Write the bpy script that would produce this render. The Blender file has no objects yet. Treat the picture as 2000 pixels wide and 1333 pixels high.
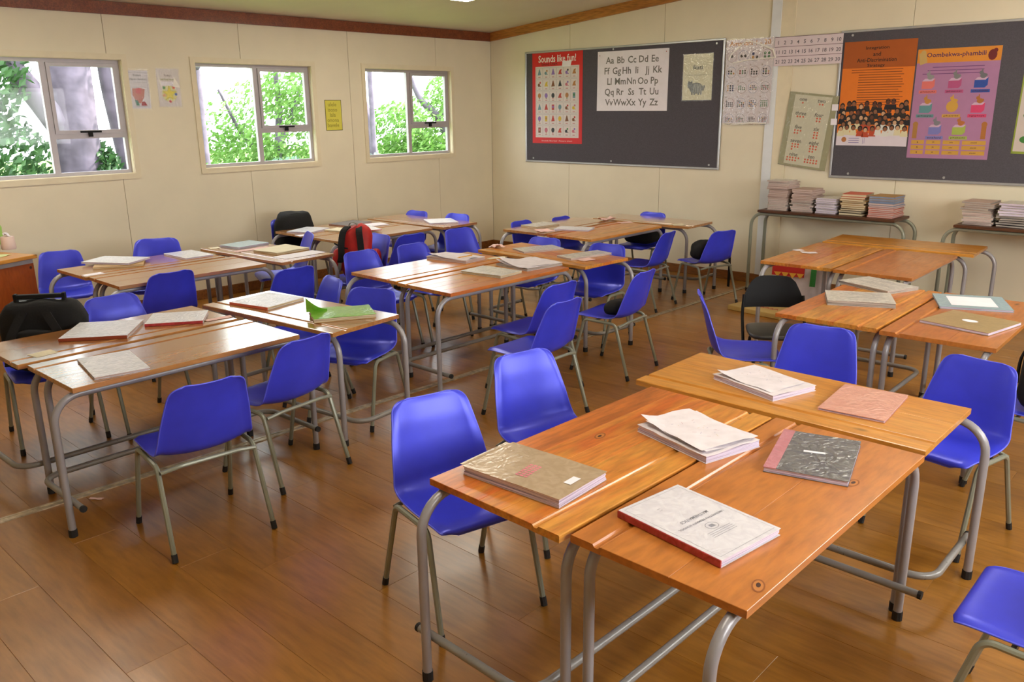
import bpy, bmesh, math, random
import numpy as np
from mathutils import Vector, Matrix, noise
rnd = random.Random(7)
PI = math.pi
S = bpy.context.scene
C = S.collection

# ------------------------------------------------------------------ camera
F_PX = 1615.57
YAW, PIT, ROL = -0.7474, 0.2734, -0.0117
EYE = Vector((8.0165, -8.2981, 1.8541))
FW = Vector((math.sin(YAW) * math.cos(PIT), math.cos(YAW) * math.cos(PIT), -math.sin(PIT)))
_r = Vector((math.cos(YAW), -math.sin(YAW), 0)); _u = _r.cross(FW)
RT = _r * math.cos(ROL) + _u * math.sin(ROL); UP = -_r * math.sin(ROL) + _u * math.cos(ROL)
cd = bpy.data.cameras.new('camera'); cam = bpy.data.objects.new('camera', cd); C.objects.link(cam)
cd.sensor_width = 36; cd.lens = F_PX / 2000 * 36; cd.clip_start = 0.05
cam.matrix_world = Matrix.Translation(EYE) @ Matrix((RT, UP, -FW)).transposed().to_4x4()
S.camera = cam

# ------------------------------------------------------------------ light
w = bpy.data.worlds.new('sky'); S.world = w; w.use_nodes = True
bg = w.node_tree.nodes['Background']; bg.inputs[0].default_value = (0.90, 0.96, 1.0, 1); bg.inputs[1].default_value = 7.0
def add_light(name, kind, loc, rot, energy, size=None, color=(1, 1, 1)):
    l = bpy.data.lights.new(name, kind); o = bpy.data.objects.new(name, l); C.objects.link(o)
    o.location = loc; o.rotation_euler = rot; l.energy = energy; l.color = color
    if kind == 'AREA': l.shape = 'RECTANGLE'; l.size, l.size_y = size
    return o
sun = add_light('sun', 'SUN', (0, 0, 20), (0, 0, 0), 15.0, color=(1, .95, .85))
sun.rotation_euler = Vector((0.12, 0.75, 0.72)).to_track_quat('Z', 'Y').to_euler(); sun.data.angle = 0.02
WZ0, WZ1 = 1.313, 2.329                     # window opening
WINS = [(-6.20, -4.86), (-4.15, -2.82), (-2.09, -0.738)]
RWINS = [(-6.9, -4.9), (-4.0, -2.0)]
for y0, y1 in WINS:
    p = add_light('window_portal', 'AREA', (-0.09, (y0 + y1) / 2, (WZ0 + WZ1) / 2), (0, -PI / 2, 0), 1, (WZ1 - WZ0, y1 - y0))
    p.data.cycles.is_portal = True
for y0, y1 in RWINS:
    add_light('daylight_right', 'AREA', (9.24, (y0 + y1) / 2, (WZ0 + WZ1) / 2), (0, PI / 2, 0), 62, (WZ1 - WZ0, y1 - y0), (1, .98, .95))
LAMPS = [(1.9, -2.62), (1.75, -6.6), (6.4, -2.35), (6.4, -6.6)]
S.view_settings.view_transform = 'Standard'; S.view_settings.look = 'None'
S.view_settings.exposure = -0.15; S.view_settings.gamma = 1; S.view_settings.use_curve_mapping = False
S.cycles.max_bounces = 8; S.cycles.transparent_max_bounces = 24; S.cycles.sample_clamp_indirect = 6
S.cycles.caustics_reflective = False; S.cycles.caustics_refractive = False
S.cycles.use_denoising = True

# ------------------------------------------------------------------ pixel <-> world
def ray(px, py): return FW + RT * ((px - 1000) / F_PX) - UP * ((py - 666.5) / F_PX)
def un(px, py, ax, val):
    d = ray(px, py); return EYE + d * ((val - EYE[ax]) / d[ax])

# ------------------------------------------------------------------ materials
def lin(c):
    if isinstance(c, str):
        c = [int(c[i:i + 2], 16) / 255 for i in (0, 2, 4)]
    return tuple((x / 12.92 if x <= .04045 else ((x + .055) / 1.055) ** 2.4) for x in c) + (1,)
def newmat(name):
    m = bpy.data.materials.new(name); m.use_nodes = True
    nt = m.node_tree; b = nt.nodes['Principled BSDF']
    return m, nt, b
def N(nt, t, **k):
    n = nt.nodes.new(t)
    for a, v in k.items():
        if a in ('operation', 'blend_type', 'data_type', 'feature', 'noise_dimensions', 'wave_type', 'bands_direction', 'distance'): setattr(n, a, v)
    return n
def flat(name, col, rough=.6, metal=0, spec=.5, nz=.08, nscale=12, coat=0, bump=0, bscale=60):
    """one colour with soft procedural variation"""
    m, nt, b = newmat(name)
    tc = N(nt, 'ShaderNodeTexCoord'); no = N(nt, 'ShaderNodeTexNoise'); no.inputs['Scale'].default_value = nscale; no.inputs['Detail'].default_value = 5
    nt.links.new(tc.outputs['Object'], no.inputs['Vector'])
    mr = N(nt, 'ShaderNodeMapRange'); mr.inputs['To Min'].default_value = 1 - nz; mr.inputs['To Max'].default_value = 1 + nz
    mr.inputs['From Min'].default_value = .3; mr.inputs['From Max'].default_value = .7
    nt.links.new(no.outputs['Fac'], mr.inputs['Value'])
    vm = N(nt, 'ShaderNodeVectorMath', operation='SCALE'); vm.inputs[0].default_value = lin(col)[:3]
    nt.links.new(mr.outputs['Result'], vm.inputs['Scale']); nt.links.new(vm.outputs[0], b.inputs['Base Color'])
    b.inputs['Roughness'].default_value = rough; b.inputs['Metallic'].default_value = metal
    b.inputs['Specular IOR Level'].default_value = spec; b.inputs['Coat Weight'].default_value = coat; b.inputs['Coat Roughness'].default_value = .12
    if bump:
        n2 = N(nt, 'ShaderNodeTexNoise'); n2.inputs['Scale'].default_value = bscale; n2.inputs['Detail'].default_value = 3
        nt.links.new(tc.outputs['Object'], n2.inputs['Vector'])
        bp = N(nt, 'ShaderNodeBump'); bp.inputs['Strength'].default_value = bump; bp.inputs['Distance'].default_value = .004
        nt.links.new(n2.outputs['Fac'], bp.inputs['Height']); nt.links.new(bp.outputs[0], b.inputs['Normal'])
    return m
def wood(name, cols, rough=.28, coat=.5, gs=(1.2, 14, 14), knots=True, tint=.35, streak=.5, bump=.12, bycol=False):
    """planks: hue chosen per object, grain runs along local x"""
    m, nt, b = newmat(name); L = nt.links.new
    tc = N(nt, 'ShaderNodeTexCoord'); oi = N(nt, 'ShaderNodeObjectInfo')
    off = N(nt, 'ShaderNodeVectorMath', operation='SCALE'); off.inputs[0].default_value = (37, 11, 5); L(oi.outputs['Random'], off.inputs['Scale'])
    ad = N(nt, 'ShaderNodeVectorMath', operation='ADD'); L(tc.outputs['Object'], ad.inputs[0]); L(off.outputs[0], ad.inputs[1])
    mp = N(nt, 'ShaderNodeMapping'); mp.inputs['Scale'].default_value = gs; L(ad.outputs[0], mp.inputs['Vector'])
    g = N(nt, 'ShaderNodeTexNoise'); g.inputs['Scale'].default_value = 1.6; g.inputs['Detail'].default_value = 8; g.inputs['Roughness'].default_value = .62; g.inputs['Distortion'].default_value = .6
    L(mp.outputs[0], g.inputs['Vector'])
    f = N(nt, 'ShaderNodeTexNoise'); f.inputs['Scale'].default_value = 9; f.inputs['Detail'].default_value = 4; L(mp.outputs[0], f.inputs['Vector'])
    rr = N(nt, 'ShaderNodeValToRGB'); rr.color_ramp.interpolation = 'LINEAR'
    el = rr.color_ramp.elements
    el[0].position = 0; el[0].color = lin(cols[0]); el[1].position = 1; el[1].color = lin(cols[-1])
    for i, c in enumerate(cols[1:-1]): e = el.new((i + 1) / (len(cols) - 1)); e.color = lin(c)
    # base selector = random*a + grain*b
    m1 = N(nt, 'ShaderNodeMath', operation='MULTIPLY_ADD'); m1.inputs[1].default_value = tint
    sp = N(nt, 'ShaderNodeSeparateColor'); L(oi.outputs['Color'], sp.inputs[0]); L(sp.outputs[0] if bycol else oi.outputs['Random'], m1.inputs[0])
    mr = N(nt, 'ShaderNodeMapRange'); mr.inputs['From Min'].default_value = .32; mr.inputs['From Max'].default_value = .68; mr.inputs['To Max'].default_value = 1 - tint
    L(g.outputs['Fac'], mr.inputs['Value']); L(mr.outputs[0], m1.inputs[2]); L(m1.outputs[0], rr.inputs['Fac'])
    sm = N(nt, 'ShaderNodeMapRange'); sm.inputs['From Min'].default_value = .3; sm.inputs['From Max'].default_value = .6; sm.inputs['To Min'].default_value = 1 - streak; sm.inputs['To Max'].default_value = 1.08
    L(f.outputs['Fac'], sm.inputs['Value'])
    vm = N(nt, 'ShaderNodeVectorMath', operation='SCALE'); L(rr.outputs[0], vm.inputs[0]); L(sm.outputs[0], vm.inputs['Scale'])
    src = vm.outputs[0]
    if knots:
        vo = N(nt, 'ShaderNodeTexVoronoi'); vo.inputs['Scale'].default_value = 1.0
        mp2 = N(nt, 'ShaderNodeMapping'); mp2.inputs['Scale'].default_value = (1.7, 3.6, 3.6); L(ad.outputs[0], mp2.inputs['Vector']); L(mp2.outputs[0], vo.inputs['Vector'])
        k = N(nt, 'ShaderNodeMapRange'); k.inputs['From Min'].default_value = .025; k.inputs['From Max'].default_value = .07; k.inputs['To Min'].default_value = .25; L(vo.outputs['Distance'], k.inputs['Value'])
        v2 = N(nt, 'ShaderNodeVectorMath', operation='SCALE'); L(src, v2.inputs[0]); L(k.outputs[0], v2.inputs['Scale']); src = v2.outputs[0]
    L(src, b.inputs['Base Color'])
    rn = N(nt, 'ShaderNodeTexNoise'); rn.inputs['Scale'].default_value = 5; L(ad.outputs[0], rn.inputs['Vector'])
    r2 = N(nt, 'ShaderNodeMapRange'); r2.inputs['To Min'].default_value = rough * .75; r2.inputs['To Max'].default_value = rough * 1.4; L(rn.outputs['Fac'], r2.inputs['Value']); L(r2.outputs[0], b.inputs['Roughness'])
    b.inputs['Coat Weight'].default_value = coat; b.inputs['Coat Roughness'].default_value = .16
    bp = N(nt, 'ShaderNodeBump'); bp.inputs['Strength'].default_value = bump; bp.inputs['Distance'].default_value = .002; L(f.outputs['Fac'], bp.inputs['Height']); L(bp.outputs[0], b.inputs['Normal'])
    return m
def foil(name, col, col2=None, print_amt=0., rough=.2, bump=.5):
    """paper cover wrapped in crinkled clear plastic"""
    m, nt, b = newmat(name); L = nt.links.new
    tc = N(nt, 'ShaderNodeTexCoord'); oi = N(nt, 'ShaderNodeObjectInfo')
    off = N(nt, 'ShaderNodeVectorMath', operation='SCALE'); off.inputs[0].default_value = (7, 3, 5); L(oi.outputs['Random'], off.inputs['Scale'])
    ad = N(nt, 'ShaderNodeVectorMath', operation='ADD'); L(tc.outputs['Object'], ad.inputs[0]); L(off.outputs[0], ad.inputs[1])
    n1 = N(nt, 'ShaderNodeTexNoise'); n1.inputs['Scale'].default_value = 26; n1.inputs['Detail'].default_value = 6; n1.inputs['Distortion'].default_value = 1.2; L(ad.outputs[0], n1.inputs['Vector'])
    mx = N(nt, 'ShaderNodeMix', data_type='RGBA'); mx.inputs[6].default_value = lin(col); mx.inputs[7].default_value = lin(col2 or col)
    mr = N(nt, 'ShaderNodeMapRange'); mr.inputs['From Min'].default_value = .4; mr.inputs['From Max'].default_value = .62; L(n1.outputs['Fac'], mr.inputs['Value']); L(mr.outputs[0], mx.inputs[0])
    L(mx.outputs[2], b.inputs['Base Color'])
    vo = N(nt, 'ShaderNodeTexVoronoi', feature='DISTANCE_TO_EDGE'); vo.inputs['Scale'].default_value = 24
    n2 = N(nt, 'ShaderNodeTexNoise'); n2.inputs['Scale'].default_value = 8; L(ad.outputs[0], n2.inputs['Vector'])
    a2 = N(nt, 'ShaderNodeVectorMath', operation='ADD'); L(ad.outputs[0], a2.inputs[0]); sc = N(nt, 'ShaderNodeVectorMath', operation='SCALE'); sc.inputs['Scale'].default_value = .25; L(n2.outputs['Color'], sc.inputs[0]); L(sc.outputs[0], a2.inputs[1]); L(a2.outputs[0], vo.inputs['Vector'])
    sm = N(nt, 'ShaderNodeMath', operation='ADD'); L(vo.outputs['Distance'], sm.inputs[0]); L(n1.outputs['Fac'], sm.inputs[1])
    bp = N(nt, 'ShaderNodeBump'); bp.inputs['Strength'].default_value = bump; bp.inputs['Distance'].default_value = .006; L(sm.outputs[0], bp.inputs['Height']); L(bp.outputs[0], b.inputs['Normal']); L(bp.outputs[0], b.inputs['Coat Normal'])
    b.inputs['Roughness'].default_value = .5; b.inputs['Coat Weight'].default_value = .8; b.inputs['Coat Roughness'].default_value = rough
    return m
def pages_mat(name, col, dark):
    m, nt, b = newmat(name); L = nt.links.new
    tc = N(nt, 'ShaderNodeTexCoord'); mp = N(nt, 'ShaderNodeMapping'); mp.inputs['Scale'].default_value = (3, 3, 420); L(tc.outputs['Object'], mp.inputs['Vector'])
    n = N(nt, 'ShaderNodeTexNoise'); n.inputs['Scale'].default_value = 1; n.inputs['Detail'].default_value = 3; L(mp.outputs[0], n.inputs['Vector'])
    mx = N(nt, 'ShaderNodeMix', data_type='RGBA'); mx.inputs[6].default_value = lin(dark); mx.inputs[7].default_value = lin(col)
    mr = N(nt, 'ShaderNodeMapRange'); mr.inputs['From Min'].default_value = .35; mr.inputs['From Max'].default_value = .55; L(n.outputs['Fac'], mr.inputs['Value']); L(mr.outputs[0], mx.inputs[0])
    L(mx.outputs[2], b.inputs['Base Color']); b.inputs['Roughness'].default_value = .8
    return m
def clear(name, glossy=.12, rough=.02, tint=(1, 1, 1, 1)):
    m, nt, b = newmat(name); nt.nodes.remove(b); L = nt.links.new
    t = N(nt, 'ShaderNodeBsdfTransparent'); t.inputs[0].default_value = tint; g = N(nt, 'ShaderNodeBsdfGlossy'); g.inputs['Roughness'].default_value = rough
    x = N(nt, 'ShaderNodeMixShader'); x.inputs[0].default_value = glossy; L(t.outputs[0], x.inputs[1]); L(g.outputs[0], x.inputs[2]); L(x.outputs[0], nt.nodes['Material Output'].inputs[0])
    if rough > .03:
        n = N(nt, 'ShaderNodeTexNoise'); n.inputs['Scale'].default_value = 14; bp = N(nt, 'ShaderNodeBump'); bp.inputs['Strength'].default_value = .6; bp.inputs['Distance'].default_value = .01
        L(n.outputs['Fac'], bp.inputs['Height']); L(bp.outputs[0], g.inputs['Normal'])
    return m
M = {}
M['wall'] = flat('painted_wall_panel', 'e4dac0', .5, nz=.035, nscale=2.5, bump=.05, bscale=180)
M['wallcore'] = flat('panel_joint', 'a99c80', .7)
M['ceiling'] = flat('ceiling_board', 'd6ceb8', .7, nz=.03, nscale=2)
M['trimw'] = flat('painted_trim', 'e2d6b8', .4, nz=.03)
M['pale'] = flat('pale_cover_strip', 'dfe3e6', .4, nz=.03)
M['cornice_d'] = wood('red_brown_cornice', ['5a2412', '7a3a1c', '8c4a24', '6b2d15'], .45, .15, (1, 10, 10), False, .6, .4)
M['cornice_l'] = wood('honey_cornice', ['9c6224', 'b3742e', 'bd8038', 'a0662a'], .45, .15, (1, 10, 10), False, .5, .4)
M['skirt'] = wood('brown_skirting', ['6e3e1a', '85501f', '93602c', '7a4720'], .45, .1, (1, 10, 10), False, .5, .4)
M['alu'] = flat('brushed_aluminium', 'b9bbbd', .35, .55, nz=.06)
M['winframe'] = flat('window_aluminium', 'b4aeb2', .45, .25, nz=.04)
M['strip'] = flat('worn_floor_strip', 'b7a588', .35, .5, nz=.35, nscale=25)
M['glass'] = clear('window_glass', .012, .02)
M['blackp'] = flat('black_plastic', '0d0d0e', .6, nz=.1, spec=.25)
M['rubber'] = flat('black_rubber', '1c1a1a', .7, nz=.2)
M['floor'] = wood('laminate_floor', ['825016', '92601e', 'a06c28', '8c5a1a'], .32, .2, (.8, 5, 5), False, .35, .16, .04)
M['floorbase'] = flat('floor_underlay', '3a2412', .8)
M['desk'] = wood('varnished_desk_wood', ['9c5218', 'c8702a', 'd0903c', 'c05f20', 'd4923a', '8f5c2a'], .3, .4, (1.1, 7, 7), True, .78, .30, bycol=True)
M['deskr'] = wood('reddish_desk_wood', ['ac6426', 'bc7430', 'b26a2a', 'c07c38'], .3, .4, (1.1, 5, 5), True, .4, .2)
M['desko'] = wood('honey_desk_wood', ['b87626', 'c4822e', 'cc8e3c', 'be7a2a'], .3, .4, (1.1, 7, 7), True, .45, .22)
M['deskb'] = wood('brown_desk_wood', ['94602e', 'a8723c', 'b67f48', 'a06a38'], .2, 1., (1.1, 5, 5), False, .3, .2, .05)
M['darktop'] = wood('dark_table_wood', ['3a2010', '4b2a14', '543018', '42240f'], .45, .1, (1, 10, 10), False, .5, .4)
M['teacher'] = wood('teacher_desk_panel', ['8c3f12', '9a4a18', '964614', '8a3e12'], .35, .3, (6, 2, 2), False, .2, .12)
def worn(name, col, chip='2c2320', rough=.32, thr=.70):
    m = flat(name, col, rough, .15, nz=.07, nscale=9); nt = m.node_tree; b = nt.nodes['Principled BSDF']; L = nt.links.new
    tc = N(nt, 'ShaderNodeTexCoord'); mp = N(nt, 'ShaderNodeMapping'); mp.inputs['Scale'].default_value = (60, 60, 22); L(tc.outputs['Object'], mp.inputs[0])
    n = N(nt, 'ShaderNodeTexNoise'); n.inputs['Scale'].default_value = 1; n.inputs['Detail'].default_value = 6; n.inputs['Roughness'].default_value = .7; L(mp.outputs[0], n.inputs['Vector'])
    mr = N(nt, 'ShaderNodeMapRange'); mr.inputs['From Min'].default_value = thr; mr.inputs['From Max'].default_value = thr + .02; L(n.outputs['Fac'], mr.inputs['Value'])
    src = b.inputs['Base Color'].links[0].from_socket
    mx = N(nt, 'ShaderNodeMix', data_type='RGBA'); L(mr.outputs[0], mx.inputs[0]); L(src, mx.inputs[6]); mx.inputs[7].default_value = lin(chip); L(mx.outputs[2], b.inputs['Base Color'])
    return m
M['steel'] = worn('grey_enamelled_steel', '9b989b', thr=.73)
M['steelworn'] = worn('scuffed_footrest_steel', '8c8984', thr=.66)
M['steelg'] = worn('green_grey_enamelled_steel', '8b8d7c', thr=.72)
M['blue'] = worn('blue_polypropylene', '3a41d4', chip='241f8c', rough=.33, thr=.74)
M['rim'] = flat('blue_rim_highlight', '5a60ea', .3, nz=.05)  # lighter than the shell: light caught on the edge, put into the colour
M['canvas_black'] = flat('black_canvas', '0b0b0c', .85, nz=.3, bump=.4, bscale=90)
M['canvas_red'] = flat('red_nylon', 'b3170f', .6, nz=.2, bump=.3, bscale=40)
M['grey_strap'] = flat('grey_webbing', '77776e', .8, nz=.15)
M['white'] = flat('white_paper', 'e9e4ea', .75, nz=.03)
M['paper'] = flat('worn_white_paper', 'ded6da', .75, nz=.08, nscale=18, bump=.4, bscale=25)
M['cream'] = flat('cream_paper', 'e0d6b8', .75, nz=.06)
M['pinkscrap'] = flat('pink_scrap_paper', 'e6c0b8', .8, nz=.08)
M['felt'] = flat('charcoal_pinboard_felt', '57545a', .95, nz=.12, nscale=120, spec=.1)
M['pages'] = pages_mat('lilac_white_pages', 'd9cfe0', '9184a0')
M['pagesc'] = pages_mat('cream_pages', 'dccfae', '8a7450')
M['pagesg'] = pages_mat('greyed_pages', 'b9b0a6', '4c4440')
M['pagesp'] = pages_mat('pink_pages', 'cfbbb4', '94786e')
M['kraft'] = foil('kraft_cover', 'b19a7c', 'a58d6e', rough=.12, bump=.15)
M['foilw'] = foil('white_wrapped_cover', 'ecebf0', 'dcdde4', bump=.8, rough=.2)
M['foilg'] = foil('newsprint_wrapped_cover', 'd8d3c8', 'b8b4aa', bump=.6, rough=.3)
M['foild'] = foil('dark_grey_wrapped_cover', '55565a', '6a6a68', bump=.7, rough=.12)
M['foilp'] = foil('salmon_wrapped_cover', 'd49a84', 'c98a76', bump=.5, rough=.3)
M['foilt'] = foil('title_page_cover', 'dcdadf', 'd2cfd6', bump=.25, rough=.18)
M['red'] = foil('red_spine_cover', '9c1f26', 'b0303a', bump=.4)
M['pinkspine'] = foil('pink_spine_cover', 'b8727c', 'c07c86', bump=.4)
M['redbrown'] = flat('red_brown_cover', '8a3a20', .5)
M['bluecov'] = foil('pale_blue_cover', '9cb6bc', '8fabb4', bump=.3)
M['envelope'] = foil('manila_envelope_cover', 'a98f5c', '9c8350', bump=.1, rough=.3)
M['green'] = foil('lime_green_cover', '7fbe3a', '74b232', bump=.3)
M['navy'] = foil('slate_cover', '565a6e', '4c5064', bump=.2)
M['tan'] = flat('tan_cover', 'b08a50', .6, nz=.12)
M['orangec'] = flat('orange_cover', 'd0664a', .6, nz=.1)
M['beigec'] = flat('beige_pink_cover', 'bda496', .6, nz=.12)
M['bluec2'] = flat('blue_grey_cover', '7f8ea8', .6, nz=.1)
M['plastic'] = clear('clear_plastic_sleeve', .05, .08)
M['shine'] = flat('white_fold_glare', 'f4f0e6', .2)  # glare on clear plastic folds, painted as opaque white
PAL = {}
def pal(h):
    if h not in PAL: PAL[h] = flat('print_' + h, h, .55, nz=.03)
    return PAL[h]

# ------------------------------------------------------------------ mesh helpers
def mesh(name, verts, faces, mats=None, midx=None, smooth=False):
    me = bpy.data.meshes.new(name); me.from_pydata([tuple(v) for v in verts], [], faces)
    for m in (mats or []): me.materials.append(m)
    if midx is not None: me.polygons.foreach_set('material_index', midx)
    if smooth: me.polygons.foreach_set('use_smooth', [True] * len(me.polygons))
    me.update(); return me
def obj(name, me, parent=None, loc=(0, 0, 0), rot=(0, 0, 0), label=None, cat=None, group=None, kind=None):
    o = bpy.data.objects.new(name, me); C.objects.link(o)
    if parent: o.parent = parent
    o.location = loc; o.rotation_euler = rot
    return tag(o, label, cat, group, kind)
def tag(o, label=None, cat=None, group=None, kind=None):
    if label: o['label'] = label
    if cat: o['category'] = cat
    if group: o['group'] = group
    if kind: o['kind'] = kind
    return o
def copy_tree(o, parent=None):
    c = o.copy(); C.objects.link(c); c.parent = parent
    for ch in list(o.children): copy_tree(ch, c)
    return c
class MB:
    def __init__(s): s.v = []; s.f = []; s.m = []
    def add(s, vs, fs, mi=0):
        b = len(s.v); s.v += [tuple(v) for v in vs]; s.f += [tuple(b + i for i in f) for f in fs]; s.m += [mi] * len(fs); return s
    def box(s, x0, x1, y0, y1, z0, z1, mi=0, ch=0):
        if not ch:
            vs = [(x, y, z) for z in (z0, z1) for x, y in ((x0, y0), (x1, y0), (x1, y1), (x0, y1))]
            return s.add(vs, [(3, 2, 1, 0), (4, 5, 6, 7), (0, 1, 5, 4), (1, 2, 6, 5), (2, 3, 7, 6), (3, 0, 4, 7)], mi)
        c = ch
        lv = [(z0, 0), (z1 - c, 0), (z1, c)] if z1 - z0 < 3 * c else [(z0, c), (z0 + c, 0), (z1 - c, 0), (z1, c)]
        vs = []
        for z, i in lv: vs += [(x0 + i, y0 + i, z), (x1 - i, y0 + i, z), (x1 - i, y1 - i, z), (x0 + i, y1 - i, z)]
        fs = [(3, 2, 1, 0)]
        for k in range(len(lv) - 1):
            b = 4 * k
            for a in range(4): fs.append((b + a, b + (a + 1) % 4, b + 4 + (a + 1) % 4, b + 4 + a))
        b = 4 * (len(lv) - 1); fs.append((b, b + 1, b + 2, b + 3))
        return s.add(vs, fs, mi)
    def tube(s, pts, r, n=10, mi=0, cap=True):
        P = [Vector(p) for p in pts]; rr = r if isinstance(r, (list, tuple)) else [r] * len(P)
        T = [(P[min(i + 1, len(P) - 1)] - P[max(i - 1, 0)]).normalized() for i in range(len(P))]
        a = Vector((0, 0, 1)) if abs(T[0].z) < .9 else Vector((1, 0, 0))
        u = T[0].cross(a).normalized(); vs = []
        for i, p in enumerate(P):
            u = (u - T[i] * u.dot(T[i])).normalized(); w_ = T[i].cross(u)
            for k in range(n):
                t = 2 * PI * k / n; vs.append(p + (u * math.cos(t) + w_ * math.sin(t)) * rr[i])
        fs = [(i * n + k, i * n + (k + 1) % n, (i + 1) * n + (k + 1) % n, (i + 1) * n + k) for i in range(len(P) - 1) for k in range(n)]
        if cap: fs += [tuple(range(n - 1, -1, -1)), tuple((len(P) - 1) * n + k for k in range(n))]
        return s.add(vs, fs, mi)
    def poly(s, pts, z=0, mi=0): return s.add([(x, y, z) for x, y in pts], [tuple(range(len(pts)))], mi)
    def rect(s, x0, x1, y0, y1, z=0, mi=0): return s.poly([(x0, y0), (x1, y0), (x1, y1), (x0, y1)], z, mi)
    def disc(s, x, y, r, z=0, mi=0, n=12, ry=None, a0=0): return s.poly([(x + r * math.cos(2 * PI * k / n + a0), y + (ry or r) * math.sin(2 * PI * k / n + a0)) for k in range(n)], z, mi)
    def build(s, name, mats, parent=None, smooth=False, **k):
        mats = mats if isinstance(mats, (list, tuple)) else [mats]
        return obj(name, mesh(name, s.v, s.f, mats, s.m, smooth), parent, **k)
def smooth_angle(o, a=40):
    me = o.data; me.polygons.foreach_set('use_smooth', [True] * len(me.polygons))
    try: me.set_sharp_from_angle(angle=math.radians(a))
    except Exception: pass
    return o
def arc(c, r, a0, a1, ax1, ax2, n=6):
    c, ax1, ax2 = Vector(c), Vector(ax1), Vector(ax2)
    return [c + (ax1 * math.cos(a0 + (a1 - a0) * i / n) + ax2 * math.sin(a0 + (a1 - a0) * i / n)) * r for i in range(n + 1)]
def pathround(P, R, n=6):
    """polyline with rounded corners"""
    P = [Vector(p) for p in P]; out = [P[0]]
    for i in range(1, len(P) - 1):
        a = (P[i - 1] - P[i]).normalized(); b = (P[i + 1] - P[i]).normalized()
        ang = a.angle(b); d = R / math.tan(ang / 2)
        c = P[i] + (a + b).normalized() * (R / math.sin(ang / 2))
        s0 = P[i] + a * d; s1 = P[i] + b * d
        v0, v1 = s0 - c, s1 - c; th = v0.angle(v1)
        for k in range(n + 1):
            t = k / n; out.append(c + (v0 * math.sin((1 - t) * th) + v1 * math.sin(t * th)) / math.sin(th))
    out.append(P[-1]); return out
_txt = {}
def text_mesh(s, width=None, height=None, shear=0):
    key = (s, shear)
    if key not in _txt:
        c = bpy.data.curves.new('t', 'FONT'); c.body = s; c.size = 1; c.shear = shear; c.offset = .014; c.resolution_u = 2; c.align_x = 'CENTER'
        o = bpy.data.objects.new('t', c); C.objects.link(o)
        dg = bpy.context.evaluated_depsgraph_get(); me = bpy.data.meshes.new_from_object(o.evaluated_get(dg))
        vs = [v.co.copy() for v in me.vertices]; fs = [tuple(p.vertices) for p in me.polygons]
        bpy.data.objects.remove(o); bpy.data.curves.remove(c); bpy.data.meshes.remove(me); _txt[key] = (vs, fs)
    vs, fs = _txt[key]
    if not vs: return [], []
    x0, x1 = min(v.x for v in vs), max(v.x for v in vs); y0, y1 = min(v.y for v in vs), max(v.y for v in vs)
    sx = width / (x1 - x0) if width else None; sy = height / (y1 - y0) if height else None
    sx = sx or sy; sy = sy or sx
    return [((v.x - (x0 + x1) / 2) * sx, (v.y - (y0 + y1) / 2) * sy) for v in vs], fs
def put_text(mb, s, x, y, z=0, mi=0, width=None, height=None, rot=0, shear=0, size=None):
    vs, fs = text_mesh(s, width, height, shear) if size is None else text_mesh(s, 1e-9, 1e-9, shear)
    if size:
        raw = _txt[(s, shear)][0]; cx = (min(v.x for v in raw) + max(v.x for v in raw)) / 2; vs = [((v.x - cx) * size, (v.y - .35) * size) for v in raw]
    c, n = math.cos(rot), math.sin(rot)
    mb.add([(x + a * c - b * n, y + a * n + b * c, z) for a, b in vs], fs, mi)

# ------------------------------------------------------------------ room shell
RX, FY = 9.3, -9.8
def ceil_z(x): return 2.82 + .088 * x
def holed(axis, a0, a1, z0, z1f, d0, d1, holes):
    """slab spanning a0..a1 along the wall, cut by rectangular holes (a,b,zlo,zhi)"""
    mb = MB(); cuts = sorted({a0, a1} | {c for h in holes for c in h[:2] if a0 < c < a1})
    for p, q in zip(cuts, cuts[1:]):
        hs = [h for h in holes if h[0] <= p + 1e-6 and h[1] >= q - 1e-6]
        spans = [(z0, None)] if not hs else [(z0, hs[0][2]), (hs[0][3], None)]
        for lo, hi in spans:
            zs = [z1f(p), z1f(q)] if hi is None else [hi, hi]
            base = [(p, lo), (q, lo), (q, zs[1]), (p, zs[0])]
            vs = []
            for d in (d0, d1): vs += [((a, d, z) if axis == 'x' else (d, a, z)) for a, z in base]
            mb.add(vs, [(0, 1, 2, 3), (7, 6, 5, 4), (0, 4, 5, 1), (1, 5, 6, 2), (2, 6, 7, 3), (3, 7, 4, 0)])
    return mb
holesL = [(a, b, WZ0, WZ1) for a, b in WINS]; holesR = [(a, b, WZ0, WZ1) for a, b in RWINS]
wl = holed('y', FY, .1, -.1, lambda a: ceil_z(0) + .05, -.12, -.05, holesL).build('wall_left', M['wallcore'], kind='structure', label='cream panelled wall with the three windows')
ys = [FY, -8.97, -7.64, -6.31, -4.98, -3.65, -2.31, -.98, 0]
for a, b in zip(ys, ys[1:]):
    holed('y', a + .0022, b - .0022, 0, lambda t: ceil_z(0), -.05, 0, [(max(p, a + .0022), min(q, b - .0022), lo, hi) for p, q, lo, hi in holesL if p < b and q > a]).build('wall_panel', M['wall'], wl)
wb = holed('x', -.12, RX + .1, -.1, lambda x: ceil_z(x) + .05, .05, .12, []).build('wall_back', M['wallcore'], kind='structure', label='cream panelled wall with the pinboards')
xs = [0, 1.34, 2.68, 3.94, 5.3, 6.64, 7.98, RX]
for a, b in zip(xs, xs[1:]):
    holed('x', a + .0022, b - .0022, 0, ceil_z, .05, 0, []).build('wall_panel', M['wall'], wb)
wr = holed('y', FY, .1, -.1, lambda a: ceil_z(RX) + .05, RX, RX + .12, holesR).build('wall_right', M['wall'], kind='structure')
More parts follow.
